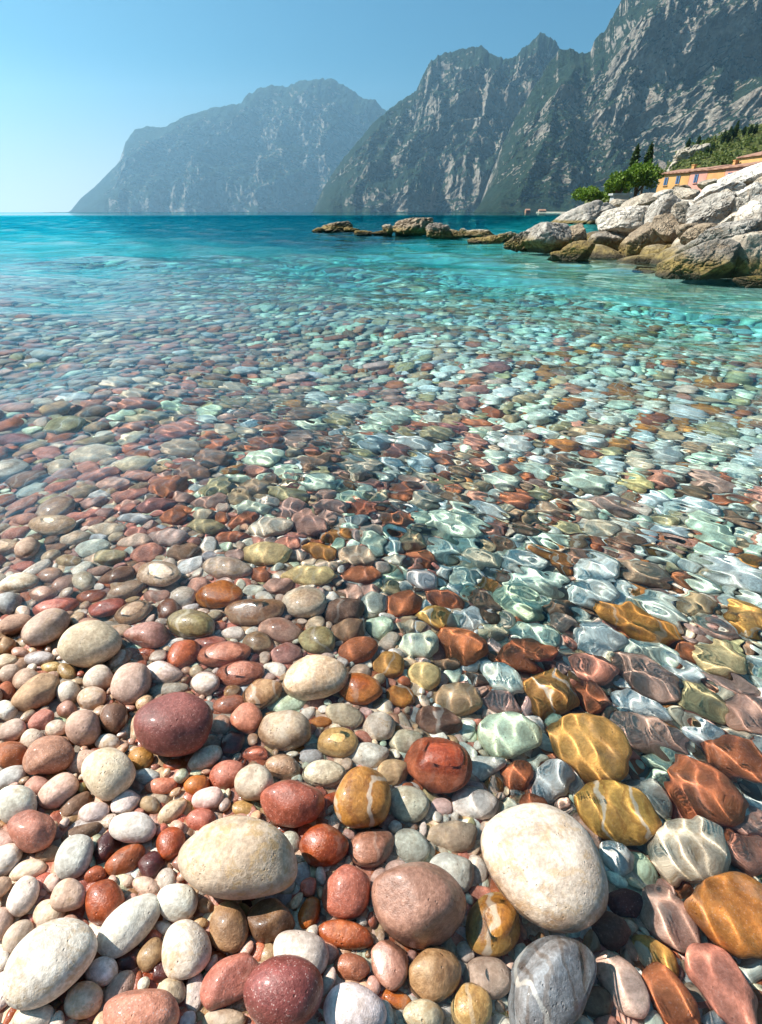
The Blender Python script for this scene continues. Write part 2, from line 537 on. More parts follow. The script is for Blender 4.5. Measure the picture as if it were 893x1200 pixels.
# ------------------------------------------------------------------ pebbles
PAL = {  # name: (albedo, speckle, vein, stain, angularity, words)
    'white': ((.68, .62, .55), .10, .2, .55, .12, 'white'), 'cream': ((.62, .50, .39), .08, .3, .6, .1, 'cream'),
    'yellow': ((.58, .44, .21), .05, .5, .5, .3, 'pale yellow'), 'beige': ((.48, .36, .265), .25, .3, .3, .15, 'beige'),
    'tan': ((.40, .27, .16), .15, .6, .3, .4, 'tan'), 'brown': ((.23, .125, .075), .3, .7, .2, .6, 'brown'),
    'rust': ((.37, .11, .042), .5, .2, .1, .5, 'rust red'), 'granite': ((.37, .12, .08), 1.0, .0, .0, .4, 'red speckled'),
    'dusty': ((.50, .20, .14), .7, .1, .05, .45, 'dusty red'), 'salmon': ((.48, .22, .155), .8, .1, .1, .4, 'salmon pink'),
    'mauve': ((.44, .25, .20), .4, .3, .05, .45, 'mauve'), 'maroon': ((.27, .095, .08), .9, .0, .0, .2, 'maroon'),
    'darkmar': ((.10, .03, .028), .3, .1, .0, .6, 'dark maroon'), 'orange': ((.50, .18, .04), .4, .3, .2, .35, 'orange'),
    'ochre': ((.46, .24, .06), .2, .9, .4, .35, 'ochre'), 'pink': ((.58, .40, .34), .3, .2, .1, .2, 'pale pink'),
    'grey': ((.50, .50, .48), .3, .4, .1, .4, 'grey'), 'green': ((.60, .69, .55), .1, .6, .15, .4, 'pale green'),
    'olive': ((.36, .31, .17), .1, .6, .3, .4, 'olive'), 'amber': ((.42, .16, .03), .2, .8, .3, .5, 'amber'),
    'dark': ((.13, .068, .046), .3, .5, .1, .6, 'dark brown'), 'blue': ((.58, .64, .66), .2, .6, .1, .4, 'pale blue grey'),
    'shell': ((.58, .47, .385), .15, .2, 1.0, .1, 'white'),
    'marble': ((.25, .27, .285), .5, 1.0, .0, .95, 'grey and white marbled'),
}
# photo pixel centre x, y, long axis, short axis, angle (deg, anticlockwise), colour, wet (0..1), lift, [landmark words]
HAND = """
59 1127 130 88 42 white 0 .3|big off-white oval pebble in the bottom left corner
151 1082 96 48 45 white 0 .2|long white pitted pebble
208 1057 48 46 0 white 0 .1|round chalk white pebble
217 1112 76 56 78 white 0 .2|upright white pitted oval pebble
122 1057 54 46 60 rust .9 .1
77 1054 46 37 30 beige 0 .4
64 1066 40 34 20 cream 0 0
26 1052 56 33 60 white 0 .1
33 1019 48 24 20 cream .2 0
88 1004 58 40 58 white 0 .2
111 1025 29 21 15 rust .5 0
150 1009 54 31 35 rust .6 .1
20 1098 50 30 55 cream 0 0
120 1139 42 36 35 white .2 -.1
174 1120 44 28 65 tan .7 0
140 1160 54 30 60 pink .1 0
165 1190 94 74 15 salmon .2 .3|large salmon granite pebble on the bottom edge
98 1172 52 40 40 cream 0 .1
40 1195 52 36 30 white 0 .1
14 1190 42 16 55 rust .9 0
193 1088 28 18 -10 white 0 0
203 1162 34 36 -30 cream 0 0
7 1006 48 34 40 white 0 .1
62 1035 22 25 60 pink 0 0
46 1048 16 16 0 mauve 0 0
171 1038 34 24 -20 pink 0 0
190 1027 24 30 80 white 0 0
174 1014 30 34 70 darkmar .7 -.2
152 1034 16 18 0 beige 0 -.1
54 1001 30 22 20 tan 0 0
4 1080 30 44 60 pink 0 0
154 1124 30 40 50 darkmar .9 -.4
188 1137 22 32 60 darkmar .9 -.3
226 1163 24 50 80 white .1 0
279 1005 140 100 -4 cream 0 .5|big yellowish cream egg-shaped pebble
406 1045 58 66 70 dusty .8 .2|squarish dusty red pebble
404 1097 66 34 -8 rust .5 .2
332 1162 94 92 60 maroon .7 .4|big round maroon pebble on the bottom edge
270 1147 84 50 42 dusty .4 .2
352 1118 68 56 -35 white .3 .1
268 1087 46 64 85 tan .7 .1
316 1079 50 62 -60 brown .8 -.2
362 1070 24 42 70 orange .3 .1
335 1040 24 22 40 cream 0 0
411 1133 44 34 -10 salmon .1 .1
416 1182 76 64 -20 white 0 .3|large white pebble on the bottom edge
263 1196 52 30 5 beige 0 .2
384 1115 28 32 80 pink .2 -.1
380 991 58 54 0 rust 1 .1
353 1025 22 30 80 blue .6 -.4
241 1063 20 20 0 tan .2 -.2
491 1054 114 98 -15 mauve .85 .4|big mauve wet pebble
578 1084 66 82 80 ochre 1 .2|glossy orange ochre pebble
637 1010 174 128 -50 shell 0 .6|biggest pebble of all, white and egg-shaped
645 1150 134 100 62 marble .1 .3|big grey marbled angular pebble
509 1141 62 70 60 tan .3 .1
458 1130 44 60 100 mauve .4 .1
464 1172 40 24 -20 orange .8 -.1
571 1143 58 50 -30 pink .4 0
553 1177 48 58 90 yellow .1 .3
496 1190 50 40 -20 white .1 .1
526 1184 22 22 0 grey .3 0
528 1022 56 50 -20 grey .6 -.2
448 1192 30 44 100 blue .2 0
863 1071 128 92 -35 orange .85 .4|large orange tan pebble on the right edge
845 1152 130 62 -52 dusty .5 .3|long dusty red pebble in the bottom right corner
788 1069 92 58 -55 mauve 1 0
770 1118 70 38 -45 ochre 1 -.1
784 1167 92 48 -50 rust .9 0
728 1151 92 42 -57 pink .1 .4|slim pinkish beige pebble
733 1055 48 32 -30 darkmar 1 0
714 1088 52 50 -60 dark 1 -.3
805 991 98 82 -20 cream 1 0|large round cream pebble under rippling water
880 1003 64 44 -10 salmon .9 .2
710 1192 30 24 -20 salmon .3 0
703 1171 40 40 0 brown .6 -.3
741 1010 42 30 -40 green 1 -.2
834 1194 28 22 0 grey .5 0
882 1136 30 50 60 grey .8 -.3
204 850 92 74 5 maroon .1 .5|big maroon oval pebble
59 885 66 46 25 salmon .1 .3|lens-shaped rusty pebble with pointed ends
128 906 60 58 60 cream 0 .3|cream pitted pebble shaped like a potato
98 852 44 44 0 beige 0 .2
134 842 34 38 70 brown 0 .1
126 870 31 22 -5 white 0 .2
156 970 55 38 0 white 0 .3|smooth white egg-shaped pebble
146 938 37 28 35 white 0 .1
110 952 37 26 10 white .1 0
70 928 54 34 40 pink 0 .2
84 940 46 22 38 brown .2 .4
19 942 52 46 10 white 0 .2|fat white pebble at the left edge
38 974 58 50 0 dusty .4 .2
12 884 42 34 10 rust 0 .1
12 911 42 24 25 grey 0 0
45 922 32 26 0 mauve 0 -.1
15 856 36 26 20 pink 0 .1
38 866 29 26 30 cream 0 .1
49 846 34 26 35 dusty 0 .1
78 832 25 21 0 mauve 0 0
44 812 64 36 30 tan 0 .3|mottled tan oval pebble near the left edge
99 893 40 30 25 beige 0 -.1
165 889 30 28 0 ochre 0 0
172 911 32 20 5 blue 0 0
188 922 40 22 12 dusty .1 .1
202 950 42 22 40 cream .1 .1
203 898 25 17 10 rust .1 0
200 989 32 42 60 rust .9 0
96 978 50 22 22 brown .2 .1
126 992 30 38 60 darkmar .8 -.2
176 943 26 22 -30 tan .1 0
231 921 32 26 15 orange .6 0
335 856 62 48 -5 beige 0 .3|sandy beige rounded pebble
396 870 48 38 0 yellow 1 .3
380 907 52 34 5 white .8 .3
332 898 42 32 -10 beige .3 .1
297 919 46 46 0 cream 0 .2
341 941 76 58 -8 granite .7 .4|red granite pebble with pale specks
425 936 68 72 70 ochre .7 .4|burnt orange angular pebble
436 994 46 58 -60 mauve 1 0
269 909 46 34 25 dusty .4 .1
242 938 38 28 15 pink 0 .1
241 889 46 26 30 white 0 .1
272 873 28 36 60 darkmar .5 0
299 884 34 21 5 dusty .3 0
289 844 38 38 40 dusty .1 .2
273 826 38 24 10 salmon .1 .2
403 839 46 30 -15 cream 1 .1
376 848 25 16 0 orange .5 0
435 888 46 30 0 white 1 0
444 852 38 38 60 white 1 0
288 944 34 24 0 yellow .8 -.2
236 958 38 28 20 dusty .2 0
513 896 80 72 -15 rust 1 .3|big rust brown wet pebble
515 843 62 40 -10 dark 1 .1
597 859 76 56 -10 green 1 .3|large pale green pebble
606 907 36 44 -60 rust 1 .1
570 897 32 46 -70 white 1 .1
479 942 48 44 -10 white 1 .1
456 902 34 36 40 tan .8 0
645 918 38 48 80 grey 1 .1
556 943 58 42 0 grey 1 -.1
482 991 46 38 -40 grey 1 0
528 981 60 36 0 beige 1 -.2
475 870 42 32 10 cream 1 0
693 876 102 82 -30 ochre 1 .3|big ochre oval pebble under the water
720 952 106 66 -30 ochre 1 .3|banded ochre pebble lying deepest under the ripples
822 928 110 72 -35 rust 1 .3|mottled rust red pebble
866 893 88 62 -25 rust 1 .2|rust red pebble touching the right edge
757 862 94 42 -20 mauve 1 .1
817 861 58 40 -10 blue 1 .1
822 821 64 42 -20 olive 1 .2|smooth olive grey pebble
769 930 58 44 -45 grey 1 -.1
768 887 46 24 0 green 1 -.1
691 968 64 34 -50 mauve 1 0
676 911 26 34 60 grey 1 -.1
879 968 50 36 -10 mauve 1 0
733 1006 46 38 -40 green 1 -.2
880 832 62 48 -25 mauve 1 .1
107 753 78 56 8 cream 0 .5|big smooth cream pebble
55 736 62 38 30 beige 0 .3
174 745 54 35 -5 mauve .5 .3
154 800 54 44 50 pink 0 .4|pale pink oval pebble
194 787 48 30 -5 white 0 .1
66 713 56 24 10 dusty 0 .1
125 715 46 24 8 dusty .1 .2
157 720 46 28 18 beige 0 .2
198 716 30 28 0 brown .6 .1
18 732 42 30 10 mauve 0 .2
8 708 38 30 20 grey 0 .1
23 684 50 26 8 cream 0 .3
54 696 34 24 0 beige 0 .1
78 687 30 22 30 pink 0 .1
108 701 36 18 5 rust 0 .1
149 693 46 22 18 beige 0 .3
188 676 55 36 -3 cream 0 .5|clean cream pebble by the water's edge
115 796 38 32 35 cream 0 .1
108 819 36 28 10 cream 0 .1
79 812 30 28 20 white 0 0
30 797 36 28 10 beige 0 0
60 782 28 16 0 yellow 0 0
47 773 38 18 5 grey 0 0
78 788 24 20 -20 tan 0 0
140 774 32 22 35 white 0 0
171 767 27 13 0 rust .1 0
216 772 36 44 -50 rust .8 .1
226 733 58 42 -10 olive .9 .3|olive cream wet pebble
197 811 50 20 10 white 0 0
8 757 24 22 0 tan 0 0
6 776 30 20 10 cream 0 .1
15 792 28 24 30 pink 0 0
8 811 22 24 0 rust 0 0
8 832 28 24 0 white 0 0
184 700 32 18 5 mauve .2 0
215 701 32 28 0 white .9 0
258 699 58 35 5 orange .8 .3|wet orange rust pebble by the water's edge
300 719 72 38 10 tan 1 .2|banded tan pebble in the shallows
360 708 56 44 0 cream 1 .1
327 739 52 32 -8 mauve 1 .1
372 752 44 38 -20 olive 1 .1
371 795 78 54 12 cream .8 .5|veined cream pebble breaking the surface
420 808 52 40 -5 orange 1 .3
260 768 66 34 8 dusty .1 .3|flat dusty red pebble
244 752 40 22 8 dusty .1 .1
282 791 58 34 8 salmon .1 .2
241 802 34 32 0 white 0 .2
308 816 52 38 35 tan .4 .1
274 744 28 20 0 white .8 0
304 756 36 30 -10 tan 1 0
336 768 38 30 10 mauve 1 0
411 738 46 32 20 brown 1 .1
399 715 52 36 10 dark 1 .1
419 762 48 34 25 rust 1 0
298 694 26 18 0 white .9 0
325 689 36 22 10 mauve 1 0
333 824 50 24 15 green 1 -.1
323 786 28 18 -20 white .8 -.1
438 708 32 30 0 grey 1 0
456 780 36 36 0 ochre 1 .1
445 735 30 26 0 green 1 0
509 725 48 38 -5 ochre 1 .2
538 752 58 46 -30 rust 1 .3|chestnut pebble standing in shallow water
616 766 72 40 5 rust 1 .5|glossy rust orange pebble
644 808 64 62 -40 ochre 1 .2|lumpy ochre brown pebble
497 791 40 34 -20 yellow 1 .2
538 816 54 42 -10 tan 1 .1
470 710 46 32 20 rust 1 .1
518 701 48 28 -5 rust 1 .1
573 706 46 28 -30 brown 1 .1
551 722 36 28 -10 green 1 0
578 738 38 30 -10 cream 1 0
606 703 58 40 -20 green 1 -.1
621 740 62 30 -10 green 1 -.2
548 782 32 14 20 white .8 .1
490 756 50 34 10 green 1 -.1
591 798 52 44 -40 green 1 -.2
521 778 32 20 0 brown 1 0
558 797 28 22 0 brown 1 0
586 824 48 24 -10 mauve 1 0
655 708 38 24 20 brown 1 0
694 781 60 46 -10 dusty 1 .5|dark red pebble with a dent
690 816 48 36 -40 rust 1 0
746 725 110 40 -18 amber 1 .4|long amber rust pebble
754 788 86 46 -38 mauve 1 .1
764 757 70 30 -10 green 1 -.1
799 783 58 26 -30 blue 1 -.1
844 766 62 44 -25 yellow 1 .1
842 735 50 26 -10 mauve 1 0
807 761 30 40 -60 rust 1 -.1
880 718 58 44 -30 ochre 1 .1
855 798 74 28 -15 mauve 1 0
776 708 62 34 -35 green 1 0
817 703 46 28 -10 tan 1 0
693 691 58 38 10 green 1 .1
751 826 72 36 -20 green 1 -.1
63 618 58 30 0 cream 0 .5|large cream pebble on the left shoreline
33 645 32 32 20 beige 0 .3
74 573 40 18 8 dusty .2 .2
136 573 42 20 0 mauve .4 .3
155 585 46 20 8 dusty .3 .3
205 611 34 26 10 rust .6 .3
198 634 44 24 -5 pink .1 .3
127 624 44 18 0 cream 0 .2
8 587 28 22 0 rust .3 .2
32 611 30 18 5 salmon .1 .1
67 645 28 14 0 brown .1 .2
90 634 38 22 10 cream .2 0
161 612 42 18 0 grey .2 .1
112 593 34 16 8 mauve .5 .2
126 605 24 16 10 mauve .4 .1
161 638 42 20 8 pink .1 .2
130 656 38 20 5 olive .1 .1
140 677 42 22 20 brown .4 0
118 672 28 14 10 mauve .1 .1
97 684 28 26 -40 white 0 0
83 660 32 18 -5 tan 0 .1
29 665 28 14 10 dusty 0 .1
215 651 38 24 10 brown .7 .1
60 676 32 20 10 beige 0 .2
242 621 46 26 0 olive 1 .2|olive brown pebble just beyond the waterline
246 592 42 22 10 mauve .9 .2
294 600 46 22 0 green 1 .1
319 621 52 28 8 cream 1 .2
362 617 46 34 -20 mauve 1 .1
313 651 56 32 -3 yellow 1 .3|pale yellow pebble in the shallows
362 676 64 30 0 yellow 1 .2|long pale yellow pebble
337 583 48 24 -5 olive 1 .1
371 570 42 22 0 green 1 .1
389 627 38 20 0 amber 1 .1
376 648 42 26 -10 amber 1 .1
424 676 56 26 8 rust 1 .2
267 668 58 32 -5 cream 1 .1
386 595 46 20 0 mauve 1 .1
414 585 28 20 0 green 1 .1
431 568 28 16 0 salmon 1 .1
278 565 34 14 0 green 1 0
306 676 28 20 -10 rust 1 0
272 633 38 20 5 rust 1 0
426 600 34 20 0 rust 1 0
409 618 30 16 0 green 1 0
531 618 68 42 -5 green 1 .3|broad pale green pebble farther out
528 582 46 28 -5 brown 1 .2
611 617 34 28 -40 brown 1 .1
589 638 30 20 -10 brown 1 .1
494 588 38 22 0 cream 1 .1
464 612 36 22 5 rust 1 .1
493 652 38 22 -15 rust 1 .1
493 678 38 30 0 grey 1 .1
562 655 46 34 0 cream 1 .1
518 645 46 26 -10 green 1 0
568 594 50 26 -15 green 1 .1
654 658 36 26 -20 amber 1 .1
639 646 42 20 -5 amber 1 0
586 559 44 28 -10 green 1 .1
556 566 32 16 0 tan 1 .1
517 563 34 16 -5 yellow 1 .1
538 548 36 18 -10 brown 1 .1
644 631 46 17 -5 green 1 0
652 570 44 20 -15 brown 1 .1
611 658 52 30 -10 green 1 0
626 684 74 34 5 green 1 .1|broad pale green pebble nearer in
461 657 32 20 0 white 1 .1
476 564 30 20 -10 mauve 1 .1
624 559 36 14 0 mauve 1 .1
688 558 54 32 -8 green 1 .2
749 560 42 26 -10 yellow 1 .2
721 585 64 24 -10 mauve 1 .2|flat mauve brown pebble far out
734 631 46 24 -5 brown 1 .2
818 571 44 16 -3 brown 1 .1
754 668 60 30 -10 tan 1 .2
865 668 84 36 -20 green 1 .2|long pale green pebble by the right edge
700 667 54 40 20 blue 1 .1
796 634 42 20 -20 mauve 1 .1
779 651 38 20 -5 grey 1 .1
807 658 30 16 -10 white 1 .1
796 677 32 24 -20 rust 1 0
885 653 30 22 0 amber 1 0
859 580 48 12 -5 rust 1 .1
698 633 18 18 0 rust 1 0
678 633 20 18 0 brown 1 0
740 649 32 12 5 salmon 1 0
"""


def refracted_hit(px, py, zfun, lift=0.0):
    """where the sight line through a pixel meets the bed (bent at the flat water surface)"""
    d = ray(px, py)
    t = np.linspace(.05, 14, 4000)
    P = CAM + d[None] * t[:, None]
    f = P[:, 2] - (zfun(P[:, 0], P[:, 1]) + lift)
    i = np.argmax(f < 0)
    if f[i] < 0 and P[i, 2] > 0:
        return P[i]
    ts = -CAM[2] / d[2]
    H = CAM + d * ts
    n = np.array([0, 0, 1.0])
    e = 1 / 1.333
    c = -d @ n
    dr = e * d + (e * c - math.sqrt(1 - e * e * (1 - c * c))) * n
    t = np.linspace(0, 6, 3000)
    P = H + dr[None] * t[:, None]
    f = P[:, 2] - (zfun(P[:, 0], P[:, 1]) + lift)
    i = np.argmax(f < 0)
    return P[i]


def jac(P):
    J = np.zeros((2, 3))
    for k in range(3):
        e = np.zeros(3); e[k] = 1e-4
        J[:, k] = (project(P + e) - project(P - e)) / 2e-4
    return J


pebs = []   # dict(c, axes 3x3 (columns = semi-axis vectors), color, ...)
for line in HAND.strip().splitlines():
    lm = None
    if '|' in line:
        line, lm = line.split('|')
    x, y, a, b, an, cn, wet, lift = line.split()
    x, y, a, b, an, wet, lift = map(float, (x, y, a, b, an, wet, lift))
    if b > a:
        a, b, an = b, a, an + 90 if an < 45 else an
    dist = np.linalg.norm(refracted_hit(x, y, bed_z) - CAM)
    half = b / 2 * dist / 640
    zc = half * (.55 + .55 * lift)
    P = refracted_hit(x, y, bed_z, zc)
    J = jac(P)
    G, g = J[:, :2], J[:, 2]
    ca, sa = math.cos(math.radians(an)), math.sin(math.radians(an))
    Rm = np.array([[ca, sa], [-sa, ca]])      # image y runs down
    Sig = Rm @ np.diag([(a / 2) ** 2, (b / 2) ** 2]) @ Rm.T
    cosd = math.sqrt(max(0, 1 - ray(x, y)[2] ** 2))
    c = (.66 + .26 * cosd) * (b / 2) / (FPX / ((P - CAM) @ FWD))
    while True:
        M = Sig - c * c * np.outer(g, g)
        if np.linalg.eigvalsh(M)[0] > .22 * (b / 2) ** 2:
            break
        c *= .93
    Gi = np.linalg.inv(G)
    SG = Gi @ M @ Gi.T
    ev, evec = np.linalg.eigh(SG)
    A = np.zeros((3, 3))
    A[:2, 0] = evec[:, 1] * math.sqrt(ev[1])
    A[:2, 1] = evec[:, 0] * math.sqrt(ev[0])
    A[2, 2] = c
    pebs.append(dict(c=P.copy(), A=A, col=cn, wet=wet, lift=lift, hand=True, lm=lm, px=(x, y), area=a * b))

# let the placed stones settle against one another
NH = len(pebs)
C = np.array([p['c'] for p in pebs]); C0 = C.copy()
Q = [np.linalg.inv(p['A'] @ p['A'].T) for p in pebs]
vol = np.array([abs(np.linalg.det(p['A'])) for p in pebs])
rmax = np.array([np.linalg.norm(p['A'], axis=0).max() for p in pebs])
for it in range(40):
    for i in range(NH):
        d = C - C[i]
        L_ = np.linalg.norm(d, axis=1)
        for j in np.nonzero((L_ < rmax + rmax[i]))[0]:
            if j <= i:
                continue
            n = d[j] / (L_[j] + 1e-9)
            s = 1 / math.sqrt(n @ Q[i] @ n) + 1 / math.sqrt(n @ Q[j] @ n)
            ov = .93 * s - L_[j]
            if ov > 0:
                wi = vol[j] / (vol[i] + vol[j])
                sh = n * ov * .35
                C[i] -= sh * wi
                C[j] += sh * (1 - wi)
    C = C0 + (C - C0) * .97
    C[:, 2] = np.maximum(C[:, 2], C0[:, 2] - .012)
for i, p in enumerate(pebs):
    p['c'] = C[i]
    if p['col'] in ('rust', 'granite', 'dusty', 'maroon', 'orange', 'brown', 'ochre') and p['px'][0] > 110:
        p['wet'] = max(p['wet'], .5)

# ---- fill: darts with falling radii
cellsz = .05
hashg = {}


def circles(c, A):
    a, b = np.linalg.norm(A[:2, 0]), np.linalg.norm(A[:2, 1])
    if a < b:
        a, b, ax = b, a, A[:2, 1]
    else:
        ax = A[:2, 0]
    ax = ax / (np.linalg.norm(ax) + 1e-9)
    if a / b < 1.2:
        return [(c[0], c[1], (a * b) ** .5)]
    k = a - b
    n = 2 if a / b < 1.7 else 3
    return [(c[0] + ax[0] * t * k, c[1] + ax[1] * t * k, b * 1.0) for t in np.linspace(-.85, .85, n)]


def put(cs):
    for x, y, r in cs:
        hashg.setdefault((int(x // .12), int(y // .12)), []).append((x, y, r))


def free(cs, f):
    for x, y, r in cs:
        i, j = int(x // .12), int(y // .12)
        for a in (i - 1, i, i + 1):
            for b in (j - 1, j, j + 1):
                for X, Y, R in hashg.get((a, b), ()):
                    s = (r + R) * f
                    if (x - X) ** 2 + (y - Y) ** 2 < s * s:
                        return False
    return True


for p in pebs:
    put(circles(p['c'], p['A']))

LEFT = [('dusty', 15), ('mauve', 15), ('cream', 18), ('white', 18), ('beige', 17), ('brown', 7), ('rust', 5), ('pink', 14), ('tan', 9), ('grey', 7), ('darkmar', 2), ('salmon', 4)]
RIGHT = [('green', 52), ('blue', 9), ('grey', 8), ('cream', 12), ('olive', 6), ('tan', 9), ('brown', 7), ('rust', 8), ('mauve', 4), ('amber', 6), ('dusty', 2), ('white', 6)]


FARLEFT = [('dusty', 22), ('mauve', 12), ('rust', 14), ('brown', 10), ('tan', 13), ('cream', 13), ('beige', 9), ('grey', 6), ('pink', 6), ('salmon', 5), ('maroon', 5), ('green', 6), ('olive', 4)]


def pick(f, far=False):
    t = RIGHT if random.random() < f else (FARLEFT if far else LEFT)
    r = random.uniform(0, sum(w for _, w in t))
    for n, w_ in t:
        r -= w_
        if r <= 0:
            return n
    return t[-1][0]


def make_fill(x, y, r, layer):
    u = offshore(np.array(x), np.array(y))
    el = random.uniform(1.0, 1.75)
    fl = random.uniform(.5, .8)
    th = random.gauss(math.atan2(-.66, .75) + math.pi * .5, .9) if u > .4 else random.uniform(0, math.pi)
    a, b = r * el ** .5, r / el ** .5
    R = Matrix.Rotation(th, 3, 'Z') @ Matrix.Rotation(random.gauss(0, .16), 3, 'X') @ Matrix.Rotation(random.gauss(0, .16), 3, 'Y')
    A = np.array(R) @ np.diag([a, b, b * fl])
    f = np.clip(.12 + .75 * (x * .55 + .27 + .24 * u) + random.gauss(0, .08), .06, .93)
    return A, b * fl, pick(f, y > .85)


def rbase(x, y):
    d = math.hypot(x, y)
    return min(.036 + .009 * max(0, d - 3.5), .0095 + .0180 * d ** .9)


def region(n, ymax):
    """random ground points, evenly spread over the view's footprint in apparent size"""
    out = []
    for _ in range(n):
        r = math.exp(random.uniform(math.log(.1), math.log(ymax)))
        a = random.uniform(-1.15, 1.15)
        out.append((r * math.sin(a), r * math.cos(a)))
    return out


YMAX = 10.0
for s, n in ((1.7, 700), (1.35, 5000), (1.1, 16000), (.9, 26000), (.72, 40000), (.55, 60000), (.42, 60000), (.32, 45000), (.24, 50000)):
    for x, y in region(n, YMAX):
        r = rbase(x, y) * s * random.uniform(.9, 1.1)
        if r < (.0042 if math.hypot(x, y) < .8 else .006) or (r < .012 and math.hypot(x, y) > 1.5) or (r < .018 and math.hypot(x, y) > 3):
            continue
        A, hc, cn = make_fill(x, y, r, 0)
        if s < 1.2 and x < .1 and y < .75 and random.random() < .45:
            cn = random.choice(('white', 'white', 'cream', 'pink', 'beige'))
        cs = circles((x, y), A)
        if free(cs, .90):
            put(cs)
            z = g1(x, y) + hc * random.uniform(.35, .75) + (.006 if s < .6 else 0)
            wet = 1.0 if z < .02 else random.choice((0, .1, .3, .55))
            pebs.append(dict(c=np.array([x, y, z]), A=A, col=cn, wet=wet, lift=0, hand=False, lm=None, area=0))
# lower layer filling the gaps
for _ in range(2):
    for x, y in region(5200, YMAX):
        r = rbase(x, y) * random.uniform(.6, 1.0)
        A, hc, cn = make_fill(x, y, r, 1)
        z = g1(x, y) - hc * .35
        if random.random() < .2:
            cn = random.choice(('brown', 'tan', 'dusty', 'rust'))
        pebs.append(dict(c=np.array([x, y, z]), A=A, col=cn, wet=1.0 if z < .02 else .35, lift=0, hand=False, lm=None, area=0, under=True))

# ---- apparent size decides which are single objects
for p in pebs:
    if not p['hand']:
        pr = project(p['c'])
        dep = (p['c'] - CAM) @ FWD
        if dep < .1 or not (-20 < pr[0] < 913 and 0 < pr[1] < 1230):
            p['px'] = tuple(pr); p['area'] = 0 if not (dep > .1) else 0.001
            p['rpx'] = 4 if dep < 1 else 2
            continue
        J = jac(p['c'])
        Sg = J @ p['A'] @ p['A'].T @ J.T
        p['px'] = tuple(pr)
        p['area'] = 4 * math.sqrt(max(np.linalg.det(Sg), 0)) * (.3 if p.get('under') else 1)
        p['rpx'] = math.sqrt(p['area']) / 2
    else:
        p['rpx'] = math.sqrt(p['area']) / 2
order = sorted(range(len(pebs)), key=lambda i: -pebs[i]['area'])
single = set(order[:300])


def shape_batch(ps, lod):
    V, F = ico(lod)
    N = len(ps)
    pr = np.random.default_rng(11 + lod + N)
    ang_ = np.array([PAL[p['col']][4] for p in ps]) * pr.uniform(.5, 1.4, N)
    r = np.ones((N, len(V)))
    for k in range(6):
        wv = pr.normal(size=(N, 3)) * (1.3 + .35 * k)
        r += (.07 / (1 + .35 * k)) * (.5 + ang_)[:, None] * np.sin(wv @ V.T + pr.uniform(0, 6.28, (N, 1)))
    q = (4.5 + 16 * np.clip(ang_, 0, .8))[:, None]
    acc = r ** -q
    for k in range(9):
        n = pr.normal(size=(N, 3))
        n /= np.linalg.norm(n, axis=1)[:, None]
        h = 1.10 - .55 * np.clip(ang_, 0, .75) * pr.uniform(.25, 1, N)
        acc += (np.maximum(n @ V.T, 0) / h[:, None]) ** q
    r = acc ** (-1 / q)
    U = V[None] * r[..., None]
    # make every stone fill its box
    ext = (U.max(1) - U.min(1)) / 2
    U = (U - ((U.max(1) + U.min(1)) / 2)[:, None]) / ext[:, None]
    A = np.array([p['A'] for p in ps])
    return np.einsum('nij,nvj->nvi', A, U), F


def stone_attrs(ps, nv, pr):
    col, tr, st = [], [], []
    for p in ps:
        a, sp, ve, sta, an, _w = PAL[p['col']]
        k = pr.uniform(.86, 1.14) * (1.22 if p['c'][2] < -.02 and p['c'][0] > .05 else 1.0)  # submerged stones on the right painted lighter, standing in for missing underwater light
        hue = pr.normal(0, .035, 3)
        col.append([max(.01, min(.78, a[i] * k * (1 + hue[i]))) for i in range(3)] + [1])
        tr.append([sp * pr.uniform(.4, 1.1), ve * pr.choice([.1, .5, 1.0]), sta * pr.uniform(0, 1.3)])
        st.append([pr.uniform(-40, 40), p['wet'], 0])
    rep = lambda a: np.repeat(np.array(a, np.float32), nv, 0)
    return {'stone_color': ('FLOAT_COLOR', rep(col)), 'stone_traits': ('FLOAT_VECTOR', rep(tr)), 'stone_state': ('FLOAT_VECTOR', rep(st))}


# labels: landmark stones keep their own words, the others are described by look, state and their nearest landmark
LMS = [p for p in pebs if p['lm']]
SHORT = {p['lm']: p['lm'] for p in LMS}


def size_word(p):
    s = math.sqrt(p['area'])
    return 'large' if s > 58 else ('small' if s < 26 else ('' if s < 40 else 'medium'))


def shape_word(p):
    e = np.sort(np.linalg.norm(p['A'], axis=0))
    k = e[2] / max(e[1], 1e-6)
    return 'long' if k > 1.75 else ('oval' if k > 1.28 else 'round')


def dir_word(dx, dy):
    o = int(round(math.degrees(math.atan2(-dy, dx)) / 45)) % 8
    return ['to the right of', 'above and right of', 'above', 'above and left of', 'to the left of', 'below and left of', 'below', 'below and right of'][o]


used_labels = set()
for p in LMS:
    used_labels.add(p['lm'])
for i in order[:300]:
    p = pebs[i]
    if p['lm']:
        p['label'] = p['lm']
        continue
    state = 'underwater' if p['c'][2] + np.abs(p['A'][2]).max() * .6 < 0 else ('wet' if p['wet'] > .45 else 'dry')
    near = sorted(LMS, key=lambda q: (q['px'][0] - p['px'][0]) ** 2 + (q['px'][1] - p['px'][1]) ** 2)
    done = None
    for q in near[:6]:
        dw = dir_word(p['px'][0] - q['px'][0], p['px'][1] - q['px'][1])
        base = f"{state} {PAL[p['col']][5]} {shape_word(p)} pebble {dw} the {q['lm']}"
        for lab in (base, f"{size_word(p)} {base}".strip()):
            if lab.lower() not in used_labels and 4 <= len(lab.replace('-', ' ').split()) <= 16:
                done = lab
                break
        if done:
            break
    p['label'] = done or f"{state} {PAL[p['col']][5]} pebble in the crowded shallows"
    used_labels.add(p['label'].lower())

